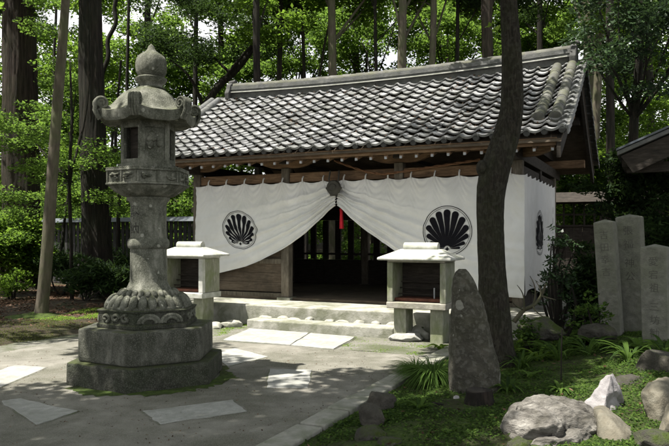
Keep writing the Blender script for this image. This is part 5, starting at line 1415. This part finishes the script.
# ------------------------------------------------------------------ ground cover
mb = MB()
def bedpt(a, b):
    p = kpt(.14 + 5.4 * a, -2.2 + 9.0 * b); return (p.x, p.y, G(p.x, p.y) + .012 + .02 * noise.noise(Vector((p.x * 4, p.y * 4, 2))))
mb.grid(bedpt, 60, 90); struct(mb.build('moss_bed', M['moss'], smooth=180, fix=False), 'stuff')
mb = MB()
def foot(a, b):
    th = R(-140) + R(190) * a; r_ = .80 + (.16 + .12 * noise.noise(Vector((a * 9, 2, 4))) + .10 * noise.noise(Vector((a * 40, 2, 9)))) * b
    return (LX.x + r_ * math.cos(th), LX.y + r_ * math.sin(th), .016 - .010 * b)
mb.grid(foot, 200, 4); struct(mb.build('moss_rim', M['moss'], smooth=180, fix=False), 'stuff')
def cover(name, n, region, size, mat, label, var=(0, 1), flat=.6, zup=.02, seed=0, dens=None):
    rng = np.random.default_rng(900 + seed); lv = Leaves(); P = []
    (x0, x1), (y0, y1) = region; k = 0
    while len(P) < n and k < n * 14:
        k += 1; x, y = rng.uniform(x0, x1), rng.uniform(y0, y1)
        if dens and rng.random() > dens(x, y): continue
        P.append((x, y, G(x, y) + zup * (.3 + rng.random() + .8 * noise.noise(Vector((x * 3, y * 3, 1))))))
    lv.add(np.array(P), size[0], size[1], flat, var, rng=rng); o = lv.build(name, M[mat]); struct(o, 'stuff'); o['label'] = label
    return o
def bed(x, y):
    uu, vv = kuv(x, y)
    if uu < .16 or vv < -1.6: return 0
    q = Vector((x, y, 0)) - HALL
    if q.dot(V) > -.25 and q.dot(U) < 2.7: return 0
    if uu < .9 and vv > 5.0: return .1
    b = .35 + 1.1 * noise.noise(Vector((x * 1.3, y * 1.3, 5)))
    return min(1, max(.04, b + .1))
cover('ground_cover', 120000, ((-.6, 6.5), (3.8, 12.5)), (.030, .021), 'leaf_ground', 'low green ground cover in the shaded bed', zup=.03, seed=1, dens=bed)
def front_strip(x, y):
    q = Vector((x, y, 0)) - HALL; s, d = q.dot(U), q.dot(V); uu, vv = kuv(x, y)
    if vv < FAR + .03 or d > -.02 or s < -6.5 or s > 1.2: return 0
    if d > -.58 and -2.45 < s < .3: return .12 if d > -.2 else 0
    e = .55 if (-3.6 < s < -2.4 or -.4 < s < 1.0) else 0
    return max(0, .15 + e + 1.3 * noise.noise(Vector((x * 1.7, y * 1.7, 8))))
cover('weeds', 26000, ((-6.5, 2.2), (8.6, 14)), (.032, .022), 'leaf_lime', 'tiny green weeds in the strip before the podium', zup=.015, seed=2, dens=front_strip)
mb = MB(); mb.grid(lambda a, b: tuple(loc2w(-2.5 + 3.1 * a, -.19 + .20 * b, .118 + .045 * noise.noise(Vector((a * 14, b * 2, 4))))), 60, 4)
struct(mb.build('step_moss', M['moss'], smooth=180, fix=False), 'stuff')
rx_, ry_ = pts3[0].x, pts3[0].y
mb = MB(); mb.grid(lambda a, b: (rx_ + 1.15 * b * math.cos(2 * math.pi * a) * (1 + .3 * noise.noise(Vector((math.cos(6.283 * a) * 1.5, math.sin(6.283 * a) * 1.5, 3)))), ry_ + .8 * b * math.sin(2 * math.pi * a) * (1 + .3 * noise.noise(Vector((math.cos(6.283 * a) * 1.5, math.sin(6.283 * a) * 1.5, 7)))),
    G(rx_, ry_) + .13 * (1 - b) ** 2 - .04 * b + .025 * noise.noise(Vector((math.cos(6.283 * a) * b * 5, math.sin(6.283 * a) * b * 5, 1)))), 48, 10)
struct(mb.build('moss_mound', M['moss'], smooth=180, fix=False), 'stuff')
def left_moss(x, y):
    uu, vv = kuv(x, y)
    if uu > -5.7 and vv < FAR + .6: return 0
    q = Vector((x, y, 0)) - HALL
    if q.dot(U) > -5.3 and q.dot(V) > -.1: return 0
    return max(0, .12 + 1.4 * noise.noise(Vector((x * .9, y * .9, 12))) - .9 * sstep(12.8, 14.5, y))
M['leaf_moss'] = leaf_mat('moss_tuft', (.022, .026, .007), (.048, .058, .012), (.09, .105, .022), .25)
cover('moss', 22000, ((-9, -2), (9.0, 17)), (.022, .016), 'leaf_moss', 'mossy green growth on the ground at left', zup=.008, seed=3, dens=left_moss, var=(.1, 1))
cover('fallen_leaves', 14000, ((-12, -2.5), (11.5, 21)), (.09, .05), 'litter', 'brown fallen leaves on the forest floor at left', zup=.012, seed=4, flat=.9, dens=lambda x, y: 0 if (kuv(x, y)[0] > -5.8 and kuv(x, y)[1] < FAR + .4) or in_hall(x, y) else max(.05, .25 + .9 * noise.noise(Vector((x * .5, y * .5, 2)))))
cover('court_litter', 900, ((-4.5, .6), (4.6, 9.5)), (.02, .013), 'litter', 'scattered dry leaves and specks on the court', zup=.0, seed=5, flat=.95, dens=lambda x, y: 1 if kuv(x, y)[0] < -.15 else 0).location.z = .03
cover('bed_litter', 500, ((-.4, 5.5), (4.2, 11)), (.05, .03), 'litter', 'dead brown leaves lying among the ground cover', zup=.035, seed=6, flat=.8, dens=lambda x, y: 1 if bed(x, y) > 0 else 0)
rl = Leaves(); rng = np.random.default_rng(55); P = []
for _ in range(420):
    a, d_ = rng.uniform(VX0 + .2, VX1 - .2), YE + (YR - YE) * rng.uniform(.02, .98)
    if noise.noise(Vector((a * 1.2, d_ * 1.2, 41))) < -.05: continue
    q = loc2w(a, d_, roof_z(d_, a, .085)); P.append(q)
rl.add(np.array(P), .055, .032, .7, (0, 1), rng=rng); o = rl.build('roof_litter', M['litter']); struct(o, 'stuff'); o['label'] = 'fallen leaves caught on the roof tiles'
